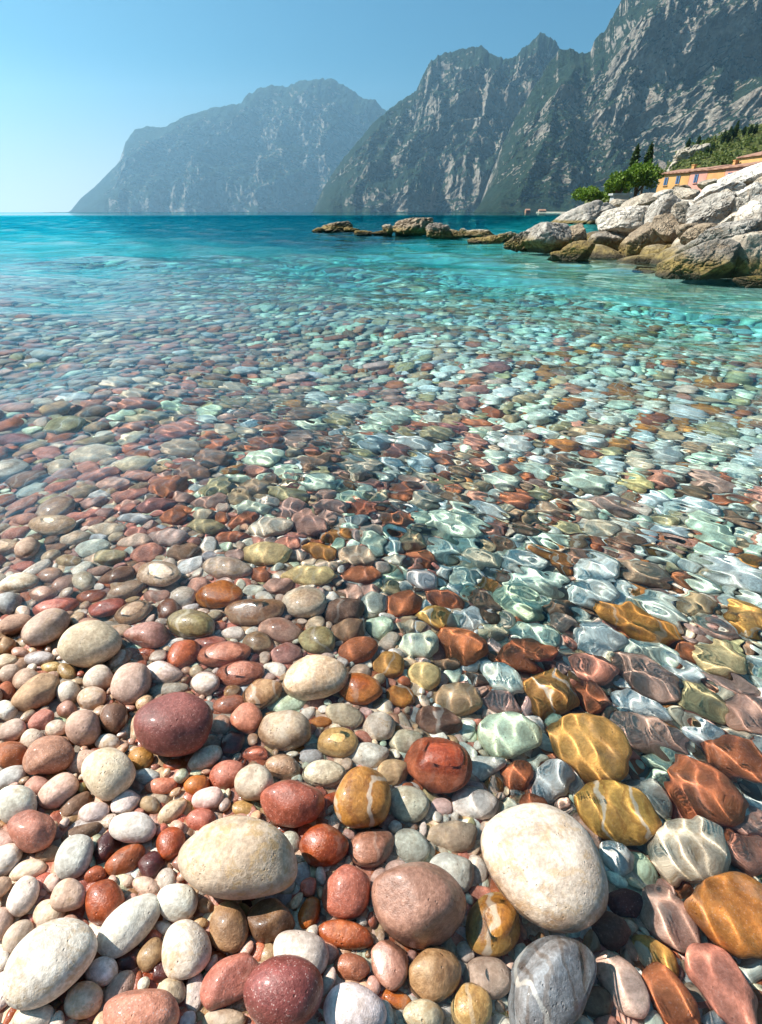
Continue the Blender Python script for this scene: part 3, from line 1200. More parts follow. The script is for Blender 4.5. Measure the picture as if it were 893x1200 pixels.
pr = np.random.default_rng(5)
sl = [pebs[i] for i in order[:300]]
for lod, sel in ((5, [p for p in sl if p['rpx'] > 22]), (4, [p for p in sl if p['rpx'] <= 22])):
    U, F = shape_batch(sel, lod)
    for k, p in enumerate(sel):
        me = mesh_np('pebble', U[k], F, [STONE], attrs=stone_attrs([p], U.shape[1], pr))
        o = link('pebble', me)
        o.location = Vector(p['c'])
        o.cycles.is_caustics_receiver = True
        tag(o, p['label'], 'pebble', 'pebbles on the beach and in the shallows')
rest = [pebs[i] for i in order[300:]]
VV, FF, AT, base = [], [], [], 0
for lod, lo, hi in ((4, 9, 1e9), (3, 4, 9), (2, -1, 4)):
    sel = [p for p in rest if lo <= p['rpx'] < hi]
    if not sel:
        continue
    U, F = shape_batch(sel, lod)
    U = U + np.array([p['c'] for p in sel])[:, None]
    n, v = U.shape[:2]
    VV.append(U.reshape(-1, 3))
    FF.append((F[None] + (np.arange(n) * v)[:, None, None] + base).reshape(-1, 3))
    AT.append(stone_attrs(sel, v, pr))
    base += n * v
attrs = {k: (AT[0][k][0], np.concatenate([a[k][1] for a in AT])) for k in AT[0]}
pb = link('pebble_bed', mesh_np('pebble_bed', np.concatenate(VV), np.concatenate(FF), [STONE], attrs=attrs))
pb.cycles.is_caustics_receiver = True
tag(pb, 'countless small mixed pebbles covering the beach and the lake floor', 'pebbles', None, 'stuff')
print('pebbles', len(pebs), 'verts', base)

# ------------------------------------------------------------------ boulders of the breakwater
BC = {'grey': (.40, .37, .335), 'pale': (.58, .53, .47), 'beige': (.48, .42, .345), 'brown': (.33, .255, .18), 'dark': (.25, .22, .19), 'white': (.62, .59, .55), 'ochre': (.27, .19, .08)}
# x, y, long, short, angle, colour, mode (w = stands in the water, m = on the mound) | label
BOULD = """
674 262 84 40 25 grey m|long grey boulder sloping down at the outer end of the breakwater
732 259 62 38 5 pale m|pale sunlit boulder with a flat white top mid-breakwater
776 246 40 34 60 grey m|grey wedge boulder with a shaded face behind the flat-topped pale one
752 235 44 18 8 beige m|low beige boulder on the skyline beneath the tall pines
722 240 32 16 15 beige m|small beige boulder at the skyline's outer step
829 246 58 36 32 grey m|big tilted grey slab with a smooth sunlit face
842 281 94 42 18 grey m|huge grey boulder lying across the front of the breakwater
817 309 84 34 10 dark w|broad dark boulder standing in the water with algae below
880 305 54 46 20 beige w|beige boulder at the water's edge by the right frame edge
759 287 64 36 5 brown w|brown boulder rising from the water with an algae band
676 296 38 18 8 ochre w|low ochre boulder awash below the long grey one
716 287 52 20 -5 dark w|flat dark boulder low by the water
660 281 50 30 20 brown m|brown grey boulder beneath the long grey one
882 258 44 50 60 pale m|tall pale boulder at the right frame edge
876 231 60 34 15 white m|large white boulder below the crest at the right
842 223 50 20 10 white m|white boulder under the pink house
806 231 40 24 -20 beige m|beige boulder below the orange house wall
832 215 26 12 0 beige m|rounded grey beige boulder on the crest before the pink house
876 204 58 22 12 white m|long white boulder topping the crest at the right
797 221 22 9 5 brown m|small brown boulder on the crest by the orange house
781 229 30 16 0 pale m|pale boulder on the crest beside the tall pines
822 273 42 26 10 brown m|brown boulder wedged under the tilted grey slab
806 268 24 32 70 brown m|narrow brown boulder standing under the tilted slab's foot
784 300 20 18 0 ochre w|little algae-stained boulder between two dark ones
886 331 46 12 -3 ochre w|low ochre boulder awash at the right frame edge
856 259 40 22 15 beige m|beige boulder behind the huge grey one
862 239 20 24 80 pale m|small round pale boulder beside the tilted slab
783 264 40 28 -20 brown m|shadowed brown boulder behind the algae-banded one
889 242 24 30 60 grey m|grey boulder squeezed under the white ones
885 281 34 24 0 dark m|dark boulder behind the beige one at the right edge
800 246 22 28 60 beige m|upright beige boulder next to the tilted slab
706 252 34 20 20 grey m|grey boulder tucked behind the flat-topped pale one
852 232 30 22 -10 beige m|beige boulder between the two white ones
640 280 54 28 22 grey w|grey boulder with a brown foot joining breakwater and stone chain
395 267 30 15 0 brown w|ragged brown rock at the far tip of the stone chain
373 270 13 7 0 brown w|tiny outlying brown rock beyond the tip of the chain
412 270 15 7 -5 ochre w|small low rock touching the ragged tip rock
426 273 19 6 0 ochre w|flat yellowish rock barely above water in the chain's gap
448 273 24 7 0 brown w|low brown rock under the leaning pointed one
455 269 12 13 -50 beige w|leaning pointed beige rock in the chain
484 267 42 23 5 brown w|largest brown hump of the stone chain
516 272 30 20 -10 dark w|dark rounded rock next to the largest hump
533 276 17 14 0 brown w|small brown rock right after the dark rounded one
546 274 13 13 0 beige w|small beige block in the middle of the chain
562 275 28 12 0 pale w|pale flat-topped rock in the chain
560 283 20 11 0 ochre w|ochre rock low in front of the pale flat-topped one
578 282 20 13 10 brown w|brown rock between the ochre one and the dark wedge
594 279 26 15 0 beige w|beige rock behind the dark wedge at the chain's root
608 284 28 19 30 dark w|dark wedge-shaped rock at the chain's root
622 292 22 8 0 ochre w|ochre rock awash at the root of the breakwater
656 300 22 8 0 ochre w|thin ochre rock awash below the brown grey boulder
"""


def boulder_mesh(seed, Lx, Ly, Lz, basis, color, lod=6, rag=1.0):
    V, F = ico(lod)
    r_ = np.random.default_rng(seed)
    r = np.ones(len(V))
    q = 60.0
    acc = r ** -q
    for k in range(13):
        n = r_.normal(size=3); n /= np.linalg.norm(n)
        acc += (np.maximum(V @ n, 0) / r_.uniform(.50, .88)) ** q
    r = acc ** (-1 / q)
    o = r_.uniform(-50, 50, 3)
    r += .08 * rag * fbm(V[:, 0] * 1.6 + o[0], V[:, 1] * 1.6 + o[1], V[:, 2] * 1.6 + o[2], 6, False, .55)
    r -= .05 * rag * rag * np.maximum(fbm(V[:, 0] * 3 + o[1], V[:, 1] * 3 + o[2], V[:, 2] * 3 + o[0], 4, True) - .45, 0) * 2
    U = V * r[:, None]
    e = (U.max(0) - U.min(0)) / 2
    U = (U - (U.max(0) + U.min(0)) / 2) / e
    W = U * np.array([Lx, Ly, Lz]) @ basis.T
    cc = np.repeat(np.array([[*color, 1]]), len(V), 0)
    return mesh_np('boulder', W, F, [ROCK], attrs={'stone_color': ('FLOAT_COLOR', cc)})


def mound_hit(px, py):
    d = ray(px, py)
    t = np.linspace(2, 60, 8000)
    P = CAM + d[None] * t[:, None]
    dd = land_sdf(P[:, 0], P[:, 1])
    f = P[:, 2] - np.minimum(.40 * dd - .10, 1.7 + .02 * dd)
    i = np.argmax((f < 0) & (dd > -1.5))
    return P[i] if f[i] < 0 else None


bi = 0
for line in BOULD.strip().splitlines():
    line, lab = line.split('|')
    x, y, a, b, an, cn, md = line.split()
    x, y, a, b, an = map(float, (x, y, a, b, an))
    P = None
    if x < 625:
        a *= 1.32; b *= .86
    if md == 'm':
        P = mound_hit(x, y + b * .15)
    if P is None:
        hh = b / 2 * abs(math.cos(math.radians(an))) + a / 2 * abs(math.sin(math.radians(an)))
        yb = max(y + hh * .75, 255)
        d = ray(x, yb)
        P0 = CAM + d * (-CAM[2] / d[2])
        P = at_plane_y(x, y, P0[1] + .3 * b / FPX * P0[1])
    dep = (P - CAM) @ FWD
    sc = dep / FPX * (1.05 if x > 625 else .96)
    d = ray(x, y)
    right = np.cross(d, [0, 0, 1.0]); right /= np.linalg.norm(right)
    up = np.cross(right, d)
    ca, sa = math.cos(math.radians(an)), math.sin(math.radians(an))
    bas = np.stack([right * ca + up * sa, -right * sa + up * ca, d], 1)
    if md == 'w':        # carry on below the waterline
        b *= 1.30 if x > 625 else 1.12
        P = CAM + ray(x, y) * (np.linalg.norm(P - CAM))
    bi += 1
    o = link('boulder', boulder_mesh(100 + bi * 7, a / 2 * sc, b / 2 * sc, (a * .5 + b * .5) / 2 * sc, bas,
                                     np.array(BC[cn]) * random.uniform(.9, 1.1), 5 if a < 30 else 6, 1.9 if x < 625 else 1.0))
    o.location = Vector(P)
    tag(o, lab, 'boulder', 'boulders of the breakwater' if x > 625 else 'rocks of the stone chain')
# bare rock face on the shoulder of the hill
P = at_plane_y(806, 187, 300)
sc = ((P - CAM) @ FWD) / FPX
o = link('cliff', boulder_mesh(977, 24 * sc, 13 * sc, 16 * sc, np.stack([np.array([.97, .15, .2]), np.array([-.25, .2, .95]), np.array([.1, -.98, .2])], 1), np.array([.44, .40, .33]), 6, 1.8))
o.location = Vector(P)
tag(o, 'bare pale rock face on the hillside behind the houses', 'cliff')
# smaller rubble packing the mound between and behind the named boulders
RB = []
br = np.random.default_rng(17)
for k in range(170):
    Y = br.uniform(5.0, 13.5)
    Xl = np.interp(Y, [4, 5, 5.6, 7, 8.3, 10.2, 12.5, 14], [4.5, 3.45, 3.0, 2.75, 2.6, 2.65, 4.2, 5])
    dX = br.uniform(.25, 5.0)
    x, y = Xl + dX, Y
    dd = float(land_sdf(np.array([x]), np.array([y]))[0])
    if dd < .2:
        continue
    s = br.uniform(.16, .42)
    RB.append((x, y, float(land_z(np.array([x]), np.array([y]))[0]) + s * .15, s))
VV, FF, CC, base = [], [], [], 0
V, F = ico(4)
for k, (x, y, z, s) in enumerate(RB):
    q = 14.0
    acc = np.ones(len(V))
    for _ in range(9):
        n = br.normal(size=3); n /= np.linalg.norm(n)
        acc += (np.maximum(V @ n, 0) / br.uniform(.6, .92)) ** q
    r = acc ** (-1 / q) + .08 * fbm(V[:, 0] * 2 + k, V[:, 1] * 2, V[:, 2] * 2 + k * .3, 3)
    W = V * r[:, None] * s * np.array([1.3, br.uniform(.8, 1.2), .8])
    t = br.uniform(0, 6.28)
    Rz = np.array([[math.cos(t), -math.sin(t), 0], [math.sin(t), math.cos(t), 0], [0, 0, 1]])
    VV.append(W @ Rz.T + np.array([x, y, z])); FF.append(F + base); base += len(V)
    CC.append(np.repeat([[*BC[br.choice(['grey', 'beige', 'brown', 'dark', 'pale'])], 1]], len(V), 0))
rb = link('rubble', mesh_np('rubble', np.concatenate(VV), np.concatenate(FF), [ROCK], attrs={'stone_color': ('FLOAT_COLOR', np.concatenate(CC))}))
tag(rb, 'rough rubble stones filling the gaps between the breakwater boulders', 'rubble', None, 'stuff')

# ------------------------------------------------------------------ mountains
def mountain(name, ridge, D, foot, Dfoot, prof, mat, seed, n=640, m=240, spur=.40, rough=.36, nspur=7, unit=520.0):
    rp = np.array(ridge, float)
    s = np.concatenate([[0], np.cumsum(np.hypot(*np.diff(rp, axis=0).T))]); s /= s[-1]
    ss = np.linspace(0, 1, n)
    px, py = np.interp(ss, s, rp[:, 0]), np.interp(ss, s, rp[:, 1])
    Rg = np.array([at_plane_y(px[i], py[i], D) for i in range(n)])
    fp = np.array(foot, float)
    fx = np.interp(ss, np.linspace(0, 1, len(fp)), fp)
    Ft = np.array([at_plane_y(fx[i], 249.0, Dfoot) for i in range(n)])
    H = np.maximum(Rg[:, 2], 4.0)
    H = H * (1 + .030 * fbm(ss * 45, seed + 0 * ss, 0.0, 5, True, .6) - .012)
    tt = np.concatenate([np.linspace(-.55, -.04, 30), np.linspace(-.03, 1.06, m)])
    Sg, T = np.meshgrid(np.arange(n), tt, indexing='ij')
    u = ss[Sg]
    Wd = (1 + .35 * fbm(u * 7 + seed, 0 * u, 0.0, 3))
    fold = np.abs(T)
    tn = np.clip(T, 0, 1)
    Tw = T * np.where(T > 0, Wd, 1)
    X = Rg[Sg, 0] + (Ft[Sg, 0] - Rg[Sg, 0]) * Tw
    Y = Rg[Sg, 1] + (Ft[Sg, 1] - Rg[Sg, 1]) * Tw
    wl = unit
    env = np.clip(tn * 5, 0, 1) * np.clip((1.03 - tn) * 6, 0, 1)
    # broad buttresses run down the fall line, smaller crags break up in every direction
    sk = u + .20 * (T - .3) + .09 * fbm(X / wl * .6, Y / wl * .6, 0.0, 4)
    rid = fbm(sk * nspur + seed * 1.3, T * .9 + seed, 0.0, 3, True)
    zb = H[Sg] * np.interp(tn, *np.array(prof, float).T)
    rid2 = fbm(X / wl + seed, Y / wl - .3, zb / wl * .8, 7, True, .58)
    rid3 = fbm(X / (2.6 * wl) + seed * 2, Y / (3.4 * wl), 0.0, 3, True)
    big = fbm(X / (2.2 * wl) + 9, Y / (2.2 * wl), seed, 4)
    det = fbm(X / (.16 * wl), Y / (.16 * wl), zb / (.2 * wl), 4)
    tw = T + (.05 * rid2 + .16 * big + .035 * det) * env
    P_ = np.array(prof, float)
    zf = np.where(T >= 0, np.interp(np.clip(tw, 0, 1.06), P_[:, 0], P_[:, 1]), 1 - fold * 1.9)
    relief = env * (spur * (rid3 - .45) + .5 * spur * (rid - .5) + rough * (rid2 - .3))
    z = H[Sg] * (zf + .30 * relief + env * .022 * det)
    adv = .80 * relief * (H[Sg] / max(D - Dfoot, 1))      # buttresses stand out towards the lake
    X = X + (Ft[Sg, 0] - Rg[Sg, 0]) * adv
    Y = Y + (Ft[Sg, 1] - Rg[Sg, 1]) * adv
    lim = H[Sg] * (Y / Rg[Sg, 1]) * (1 - .05 * np.clip(tn * 4, 0, 1))
    z = np.where(T > .004, np.minimum(z, lim), z)
    z = np.where(T > 1.0, -20 * (T - 1) / .06 - 2, z)
    me = mesh_np(name, np.stack([X, Y, z], -1).reshape(-1, 3), grid_faces(n, len(tt)), [mat])
    o = link(name, me)
    o['kind'] = 'structure'
    return o


PROF_A = [(0, 1), (.06, .95), (.16, .80), (.30, .70), (.42, .60), (.50, .50), (.62, .40), (.74, .31), (.84, .23), (.90, .15), (.96, .04), (1.0, 0.0), (1.06, -.02)]
PROF_B = [(0, 1), (.08, .86), (.18, .72), (.34, .60), (.48, .50), (.56, .40), (.70, .29), (.80, .20), (.88, .11), (.95, .03), (1.0, 0.0), (1.06, -.02)]
mountain('far_mountain',
         [(60, 256), (82, 248), (95, 232), (110, 220), (125, 205), (140, 190), (147, 168), (158, 152), (172, 148), (188, 150), (200, 146), (218, 137), (250, 127), (283, 122), (289, 112), (305, 103), (318, 100), (335, 102), (350, 96), (372, 94), (388, 92), (400, 99), (415, 108), (425, 116), (440, 118), (449, 128), (470, 140), (540, 190)],
         9600, [84, 150, 250, 380, 470], 7900, PROF_A, mountain_material('hazy limestone mountain', .55, .365), 3.1, unit=1000.0)
mountain('middle_mountain',
         [(366, 250), (378, 222), (392, 200), (405, 182), (420, 165), (432, 150), (448, 135), (465, 122), (488, 106), (496, 88), (505, 72), (520, 62), (545, 58), (565, 55), (575, 65), (590, 69), (602, 68), (615, 55), (633, 40), (648, 47), (657, 58), (690, 70), (740, 85)],
         5000, [372, 430, 520, 600, 680], 3800, PROF_A, mountain_material('wooded limestone mountain', 1.0, .34), 8.4)
mountain('near_mountain',
         [(556, 252), (564, 236), (574, 208), (588, 172), (602, 142), (618, 116), (632, 92), (644, 72), (655, 60), (668, 57), (676, 61), (684, 62), (692, 60), (696, 50), (704, 40), (712, 30), (722, 12), (730, -2), (738, -20), (770, -45), (820, -30), (870, -70), (960, -60), (1100, -30), (1250, 10)],
         3400, [548, 640, 760, 900, 1100, 1300], 2300, PROF_B, mountain_material('steep cliff mountain', 1.25, .35), 15.7, n=900, m=300)
# wooded hillside behind the houses
mountain('hillside',
         [(770, 232), (778, 205), (786, 190), (796, 180), (812, 171), (830, 164), (850, 158), (870, 152), (893, 145), (940, 130), (1000, 110), (1100, 90), (1250, 120)],
         330, [772, 800, 850, 950, 1100, 1250], 150, [(0, 1), (.1, .86), (.25, .68), (.5, .42), (.75, .22), (1, .06), (1.06, .05)], mountain_material('scrubby hillside', 9.0, .34, (.085, .10, .03)), 5.5, n=260, m=160, spur=.10, rough=.12, nspur=6, unit=40.0)

# ------------------------------------------------------------------ trees
LEAF_PINE = leaf_material('pine needles', (.06, .115, .012), (.18, .26, .03))
LEAF_CYP = leaf_material('cypress foliage', (.022, .045, .012), (.055, .09, .022))
LEAF_BUSH = leaf_material('shrub leaves', (.055, .085, .02), (.16, .18, .05))
BARK = simple('rough bark', (.11, .075, .05), .9, .3, 6)


def tube(pts, radii, k=8):
    V, F = [], []
    pts = np.array(pts, float)
    for i, p in enumerate(pts):
        t = pts[min(i + 1, len(pts) - 1)] - pts[max(i - 1, 0)]
        t /= np.linalg.norm(t)
        a = np.cross(t, [.31, .95, .1]); a /= np.linalg.norm(a)
        b = np.cross(t, a)
        for j in range(k):
            th = 2 * math.pi * j / k
            V.append(p + radii[i] * (a * math.cos(th) + b * math.sin(th)))
    for i in range(len(pts) - 1):
        for j in range(k):
            F.append([i * k + j, i * k + (j + 1) % k, (i + 1) * k + (j + 1) % k, (i + 1) * k + j])
    return np.array(V), np.array(F)


def leaf_cloud(P, size, r_, tintv):
    n = len(P)
    a = r_.normal(size=(n, 3)); a /= np.linalg.norm(a, axis=1)[:, None]
    b = np.cross(a, r_.normal(size=(n, 3))); b /= np.linalg.norm(b, axis=1)[:, None]
    s = size * r_.uniform(.6, 1.4, (n, 1))
    V = np.stack([P - a * s, P + b * s * .55, P + a * s, P - b * s * .55], 1).reshape(-1, 3)
    F = np.arange(4 * n).reshape(n, 4)
    return V, F, np.repeat(tintv, 4)


def tree(name, label, cat, base, blobs, leaf, mat, trunk, n, seed, group=None):
    r_ = np.random.default_rng(seed)
    e = bpy.data.objects.new(name, None)
    COL.objects.link(e)
    e.location = Vector(base)
    tag(e, label, cat, group)
    Vs, Fs, b0 = [], [], 0
    for pts, rr in trunk:
        V, F = tube(pts, rr)
        Vs.append(V); Fs.append(F + b0); b0 += len(V)
    link('trunk', mesh_np('trunk', np.concatenate(Vs), np.concatenate(Fs), [BARK]), e)
    tot = sum(b[3] * b[4] * b[5] for b in blobs)
    P, T = [], []
    for (x, y, z, a, b, c) in blobs:
        k = max(12, int(n * (a * b * c) / tot))
        d = r_.normal(size=(k, 3)); d /= np.linalg.norm(d, axis=1)[:, None]
        rr = r_.uniform(.25, 1.0, (k, 1)) ** .45
        rr *= 1 + .30 * fbm(d[:, 0] * 2.2 + x, d[:, 1] * 2.2 + y, d[:, 2] * 2.2 + z + 1.7, 3)[:, None] * 2
        P.append(np.array([x, y, z]) + d * rr * np.array([a, b, c]))
        T.append(np.clip(r_.normal(.45, .28, k), 0, 1))
    V, F, tv = leaf_cloud(np.concatenate(P), leaf, r_, np.concatenate(T))
    link('crown', mesh_np('crown', V, F, [mat], smooth=False, attrs={'tint': ('FLOAT', tv)}), e)
    return e


def px_size(px, py, Y):
    P = at_plane_y(px, py, Y)
    return P, ((P - CAM) @ FWD) / FPX


def pine(label, cx, cy, w, h, Y, seed, n=5200):
    P, s = px_size(cx, cy, Y)
    r_ = np.random.default_rng(seed)
    W, Hh = w * s / 2, h * s / 2
    gz_ = float(ground_z(np.array([P[0]]), np.array([P[1]]))[0])
    zc = P[2] - gz_
    blobs = []
    for k in range(15):
        t = r_.uniform(0, 6.28); q = math.sqrt(r_.uniform(0, 1)) * .72
        blobs.append((math.cos(t) * q * W, math.sin(t) * q * W, zc + Hh * (r_.uniform(-.25, .55) - .5 * q * q), W * r_.uniform(.26, .42), W * r_.uniform(.26, .42), Hh * r_.uniform(.34, .55)))
    tr = [([(0, 0, -.6), (.1, 0, zc * .4), (-.1, .1, zc)], [.32, .25, .12])]
    for k in range(6):
        b = blobs[k]
        tr.append(([(0, 0, zc * .45), (b[0] * .5, b[1] * .5, zc * .6 + b[2] * .2), (b[0], b[1], b[2])], [.15, .11, .05]))
    return tree('stone_pine', label, 'tree', (P[0], P[1], gz_), blobs, max(.16, 1.5 * s), LEAF_PINE, tr, n, seed, 'trees on the far shore')


def cypress(name, label, cx, ytop, ybot, wpx, Y, seed, n=2600, group='trees on the far shore', base=None):
    P, s = px_size(cx, ybot, Y)
    Pt = at_plane_y(cx, ytop, Y)
    Hh = Pt[2] - P[2]
    W = wpx * s / 2 * .78
    r_ = np.random.default_rng(seed)
    gz_ = P[2] if base is None else base
    ext = P[2] - gz_
    blobs = []
    for k in range(11):
        t = k / 10
        prof = (math.sin(math.pi * min(1, (t * .86 + .10))) ** .8) * (1 - .25 * t)
        blobs.append((r_.normal(0, .08) * W, r_.normal(0, .08) * W, ext + Hh * (.04 + .93 * t), W * max(.14, prof), W * max(.14, prof), Hh * .09))
    return tree(name, label, 'tree', (P[0], P[1], gz_), blobs, max(.12, 1.3 * s), LEAF_CYP,
                [([(0, 0, -.8), (0, 0, ext + Hh * .5), (0, 0, ext + Hh * .9)], [.22, .14, .04])], n, seed, group)


def gz1(px, py, Y):
    P = at_plane_y(px, py, Y)
    return float(ground_z(np.array([P[0]]), np.array([P[1]]))[0])


pine('broad dark green pine beneath the two tall cypresses', 748, 209, 58, 34, 92, 31)
pine('rounded green pine on the water side of the two cypresses', 727, 214, 34, 30, 88, 32, 3600)
pine('low flat-topped umbrella pine standing apart near the water', 693, 229, 46, 22, 96, 33, 4200)
pine('small bright green tree between umbrella pine and rounded pine', 715, 233, 22, 16, 93, 34, 1600)
cypress('cypress', 'left-hand tall cypress rising behind the pines', 740.5, 169, 205, 13, 98, 41, base=gz1(740, 205, 98))
cypress('cypress', 'right-hand tall cypress rising behind the broad pine', 756, 167, 205, 13, 98, 42, base=gz1(756, 205, 98))
hc = [(818, 160, 169, 4), (826, 171, 186, 6), (833, 168, 181, 5), (846, 153, 168, 6), (853, 149, 166, 7), (860, 143, 161, 7), (878, 147, 158, 5), (884, 146, 157, 5), (871, 149, 158, 4), (806, 163, 172, 5)]
hl = ['smallest cypress on the hill ridge above the bare cliff', 'cypress at the top edge of the bare cliff', 'cypress just above the cliff, beside another on its edge',
      'shortest of three clustered cypresses on the hill ridge', 'middle one of three clustered cypresses on the hill ridge', 'tallest of three clustered cypresses on the hill ridge',
      'slim cypress past the cluster towards the frame edge', 'outermost slim cypress near the frame edge on the hill', 'little cypress right beside the tallest of the cluster', 'bushy cypress on the shoulder of the hill over the cliff']
for k, (x, yt, yb, wp) in enumerate(hc):
    cypress('cypress', hl[k], x, yt, yb, wp, 300 if k not in (1, 2) else 285, 60 + k, 900, 'cypresses on the hill')
# round green bush by the upper house
P, s = px_size(854, 190, 118)
tree('shrub', 'round green bush beside the upper orange house', 'shrub', (P[0], P[1], P[2] - 4), [(0, 0, 3.6, 1.7, 1.5, 1.2), (1.2, 0, 3.3, 1.1, 1.1, 1.0), (-1.3, 0, 3.2, 1.1, 1.1, .9)], .22, LEAF_BUSH,
     [([(0, 0, -1), (0, 0, 2), (.1, 0, 3.4)], [.2, .15, .08])], 1500, 77)
# scrub over the hillside and the shore
hs = bpy.data.objects['hillside'].data
co = np.zeros(len(hs.vertices) * 3, np.float32); hs.vertices.foreach_get('co', co); co = co.reshape(-1, 3)
hr = np.random.default_rng(8)
pick_ = co[hr.integers(0, len(co), 2600)]
nn = fbm(pick_[:, 0] * .03, pick_[:, 1] * .03, pick_[:, 2] * .05, 3)
pick_ = pick_[nn > -.10]
PP, TT = [], []
for p in pick_:
    k = 26
    d = hr.normal(size=(k, 3)); d /= np.linalg.norm(d, axis=1)[:, None]
    sc_ = hr.uniform(.7, 2.0)
    PP.append(p + d * hr.uniform(.4, 1, (k, 1)) * np.array([sc_, sc_, sc_ * .8]) + np.array([0, 0, sc_ * .5]))
    TT.append(np.clip(hr.normal(hr.uniform(.1, .8), .2, k), 0, 1))
V, F, tv = leaf_cloud(np.concatenate(PP), .55, hr, np.concatenate(TT))
sc_o = link('hillside_scrub', mesh_np('hillside_scrub', V, F, [LEAF_BUSH], smooth=False, attrs={'tint': ('FLOAT', tv)}))
tag(sc_o, 'low green scrub and bushes covering the hillside behind the houses', 'scrub', None, 'stuff')
PP, TT = [], []
for k in range(230):
    t = hr.uniform(0, 1)
    Y = 86 + 80 * t
    px_ = hr.uniform(668, 790)
    P = at_plane_y(px_, 249, Y)
    P[2] = float(ground_z(P[:1], P[1:2])[0])
    if P[2] < .3:
        continue
    kk = 40
    d = hr.normal(size=(kk, 3)); d /= np.linalg.norm(d, axis=1)[:, None]
    s_ = hr.uniform(.5, 1.3)
    PP.append(P + d * hr.uniform(.4, 1, (kk, 1)) * s_ + np.array([0, 0, s_ * .5])); TT.append(np.clip(hr.normal(.5, .25, kk), 0, 1))
if PP:
    V, F, tv = leaf_cloud(np.concatenate(PP), .25, hr, np.concatenate(TT))
    so = link('shore_undergrowth', mesh_np('shore_undergrowth', V, F, [LEAF_BUSH], smooth=False, attrs={'tint': ('FLOAT', tv)}))
    tag(so, 'low green undergrowth beneath the pines on the far shore', 'undergrowth', None, 'stuff')

# ------------------------------------------------------------------ houses
SHUT = simple('blue painted shutter', (.07, .13, .24), .5, .1)
GLASSM = simple('dark window glass', (.03, .04, .06), .1, .1)
TILE = NT('terracotta roof tiles')
_p = position(TILE)
_w = TILE.n('ShaderNodeTexWave', {'Vector': _p, 'Scale': 1.1, 'Distortion': 1.5, 'Detail': 2.0}).outputs['Fac']
TILE.set(TILE.out.inputs[0], TILE.n('ShaderNodeBsdfPrincipled', {'Base Color': TILE.mix(_w, (.20, .095, .06), (.38, .20, .13)), 'Roughness': .85}))
TILE = TILE.m


def boxm(b, lo, hi):
    r = bmesh.ops.create_cube(b, size=1)
    for v in r['verts']:
        v.co = Vector([lo[i] + (v.co[i] + .5) * (hi[i] - lo[i]) for i in range(3)])


def bm_obj(name, b, mat, parent):
    me = bpy.data.meshes.new(name)
    b.to_mesh(me); b.free()
    me.materials.append(mat)
    return link(name, me, parent)


def house(label, p0, p1, depth, z0, z1, wallmat, wins, rise=.9, chim=(), group='houses behind the breakwater'):
    """p0,p1 = ends of the front wall (seen from the camera), box extends away behind it; wins = (fraction, height from eaves, w, h)"""
    p0, p1 = np.array(p0[:2], float), np.array(p1[:2], float)
    Lh = np.linalg.norm(p1 - p0)
    dx = (p1 - p0) / Lh
    e = bpy.data.objects.new('house', None)
    COL.objects.link(e)
    e.location = (p0[0], p0[1], z0)
    e.rotation_euler.z = math.atan2(dx[1], dx[0])
    tag(e, label, 'house', group)
    h = z1 - z0
    b = bmesh.new(); boxm(b, (0, 0, -1.5), (Lh, depth, h))
    bm_obj('wall', b, wallmat, e)
    b = bmesh.new()
    ov = .35
    vs = [b.verts.new(v) for v in [(-ov * .2, -ov, h + .02), (Lh + ov * .2, -ov, h + .02), (Lh + ov * .2, depth + ov, h + .02), (-ov * .2, depth + ov, h + .02),
                                   (-ov * .2, -ov, h + .2), (Lh + ov * .2, -ov, h + .2), (Lh + ov * .2, depth + ov, h + .2), (-ov * .2, depth + ov, h + .2),
                                   (-ov * .2, depth / 2, h + rise), (Lh + ov * .2, depth / 2, h + rise)]]
    for f in ((0, 3, 2, 1), (0, 1, 5, 4), (4, 5, 9, 8), (9, 6, 7, 8), (2, 3, 7, 6), (0, 4, 8, 7, 3), (1, 2, 6, 9, 5)):
        b.faces.new([vs[i] for i in f])
    ro = bm_obj('roof', b, TILE, e)
    for cf in chim:
        b = bmesh.new(); boxm(b, (Lh * cf - .25, depth * .35, h + .2), (Lh * cf + .25, depth * .35 + .5, h + rise + .35))
        boxm(b, (Lh * cf - .33, depth * .35 - .08, h + rise + .35), (Lh * cf + .33, depth * .35 + .58, h + rise + .46))
        bm_obj('chimney', b, wallmat, ro)
    for (f, dz, ww, wh) in wins:
        cx = Lh * f; zt = h - dz
        b = bmesh.new(); boxm(b, (cx - ww / 2, -.05, zt - wh), (cx + ww / 2, .03, zt))
        wn = bm_obj('window', b, GLASSM, e)
        for sgn in (-1, 1):
            b = bmesh.new()
            boxm(b, (cx + sgn * ww * .31 - ww * .17, -.10, zt - wh - .03), (cx + sgn * ww * .31 + ww * .17, -.052, zt + .03))
            bm_obj('shutter', b, SHUT, wn)
        b = bmesh.new(); boxm(b, (cx - ww * .62, -.16, zt - wh - .16), (cx + ww * .62, .02, zt - wh - .06))
        bm_obj('sill', b, wallmat, wn)
    return e


ORANGE = simple('orange plaster', (.58, .31, .11), .9, .12, .6)
PINK = simple('pink plaster', (.56, .26, .20), .9, .12, .6)
ORANGE2 = simple('deep orange plaster', (.56, .27, .10), .9, .12, .6)


def row_pt(px, Y):
    return at_plane_y(px, 215, Y)


def eave(px, py, Y):
    return at_plane_y(px, py, Y)[2]


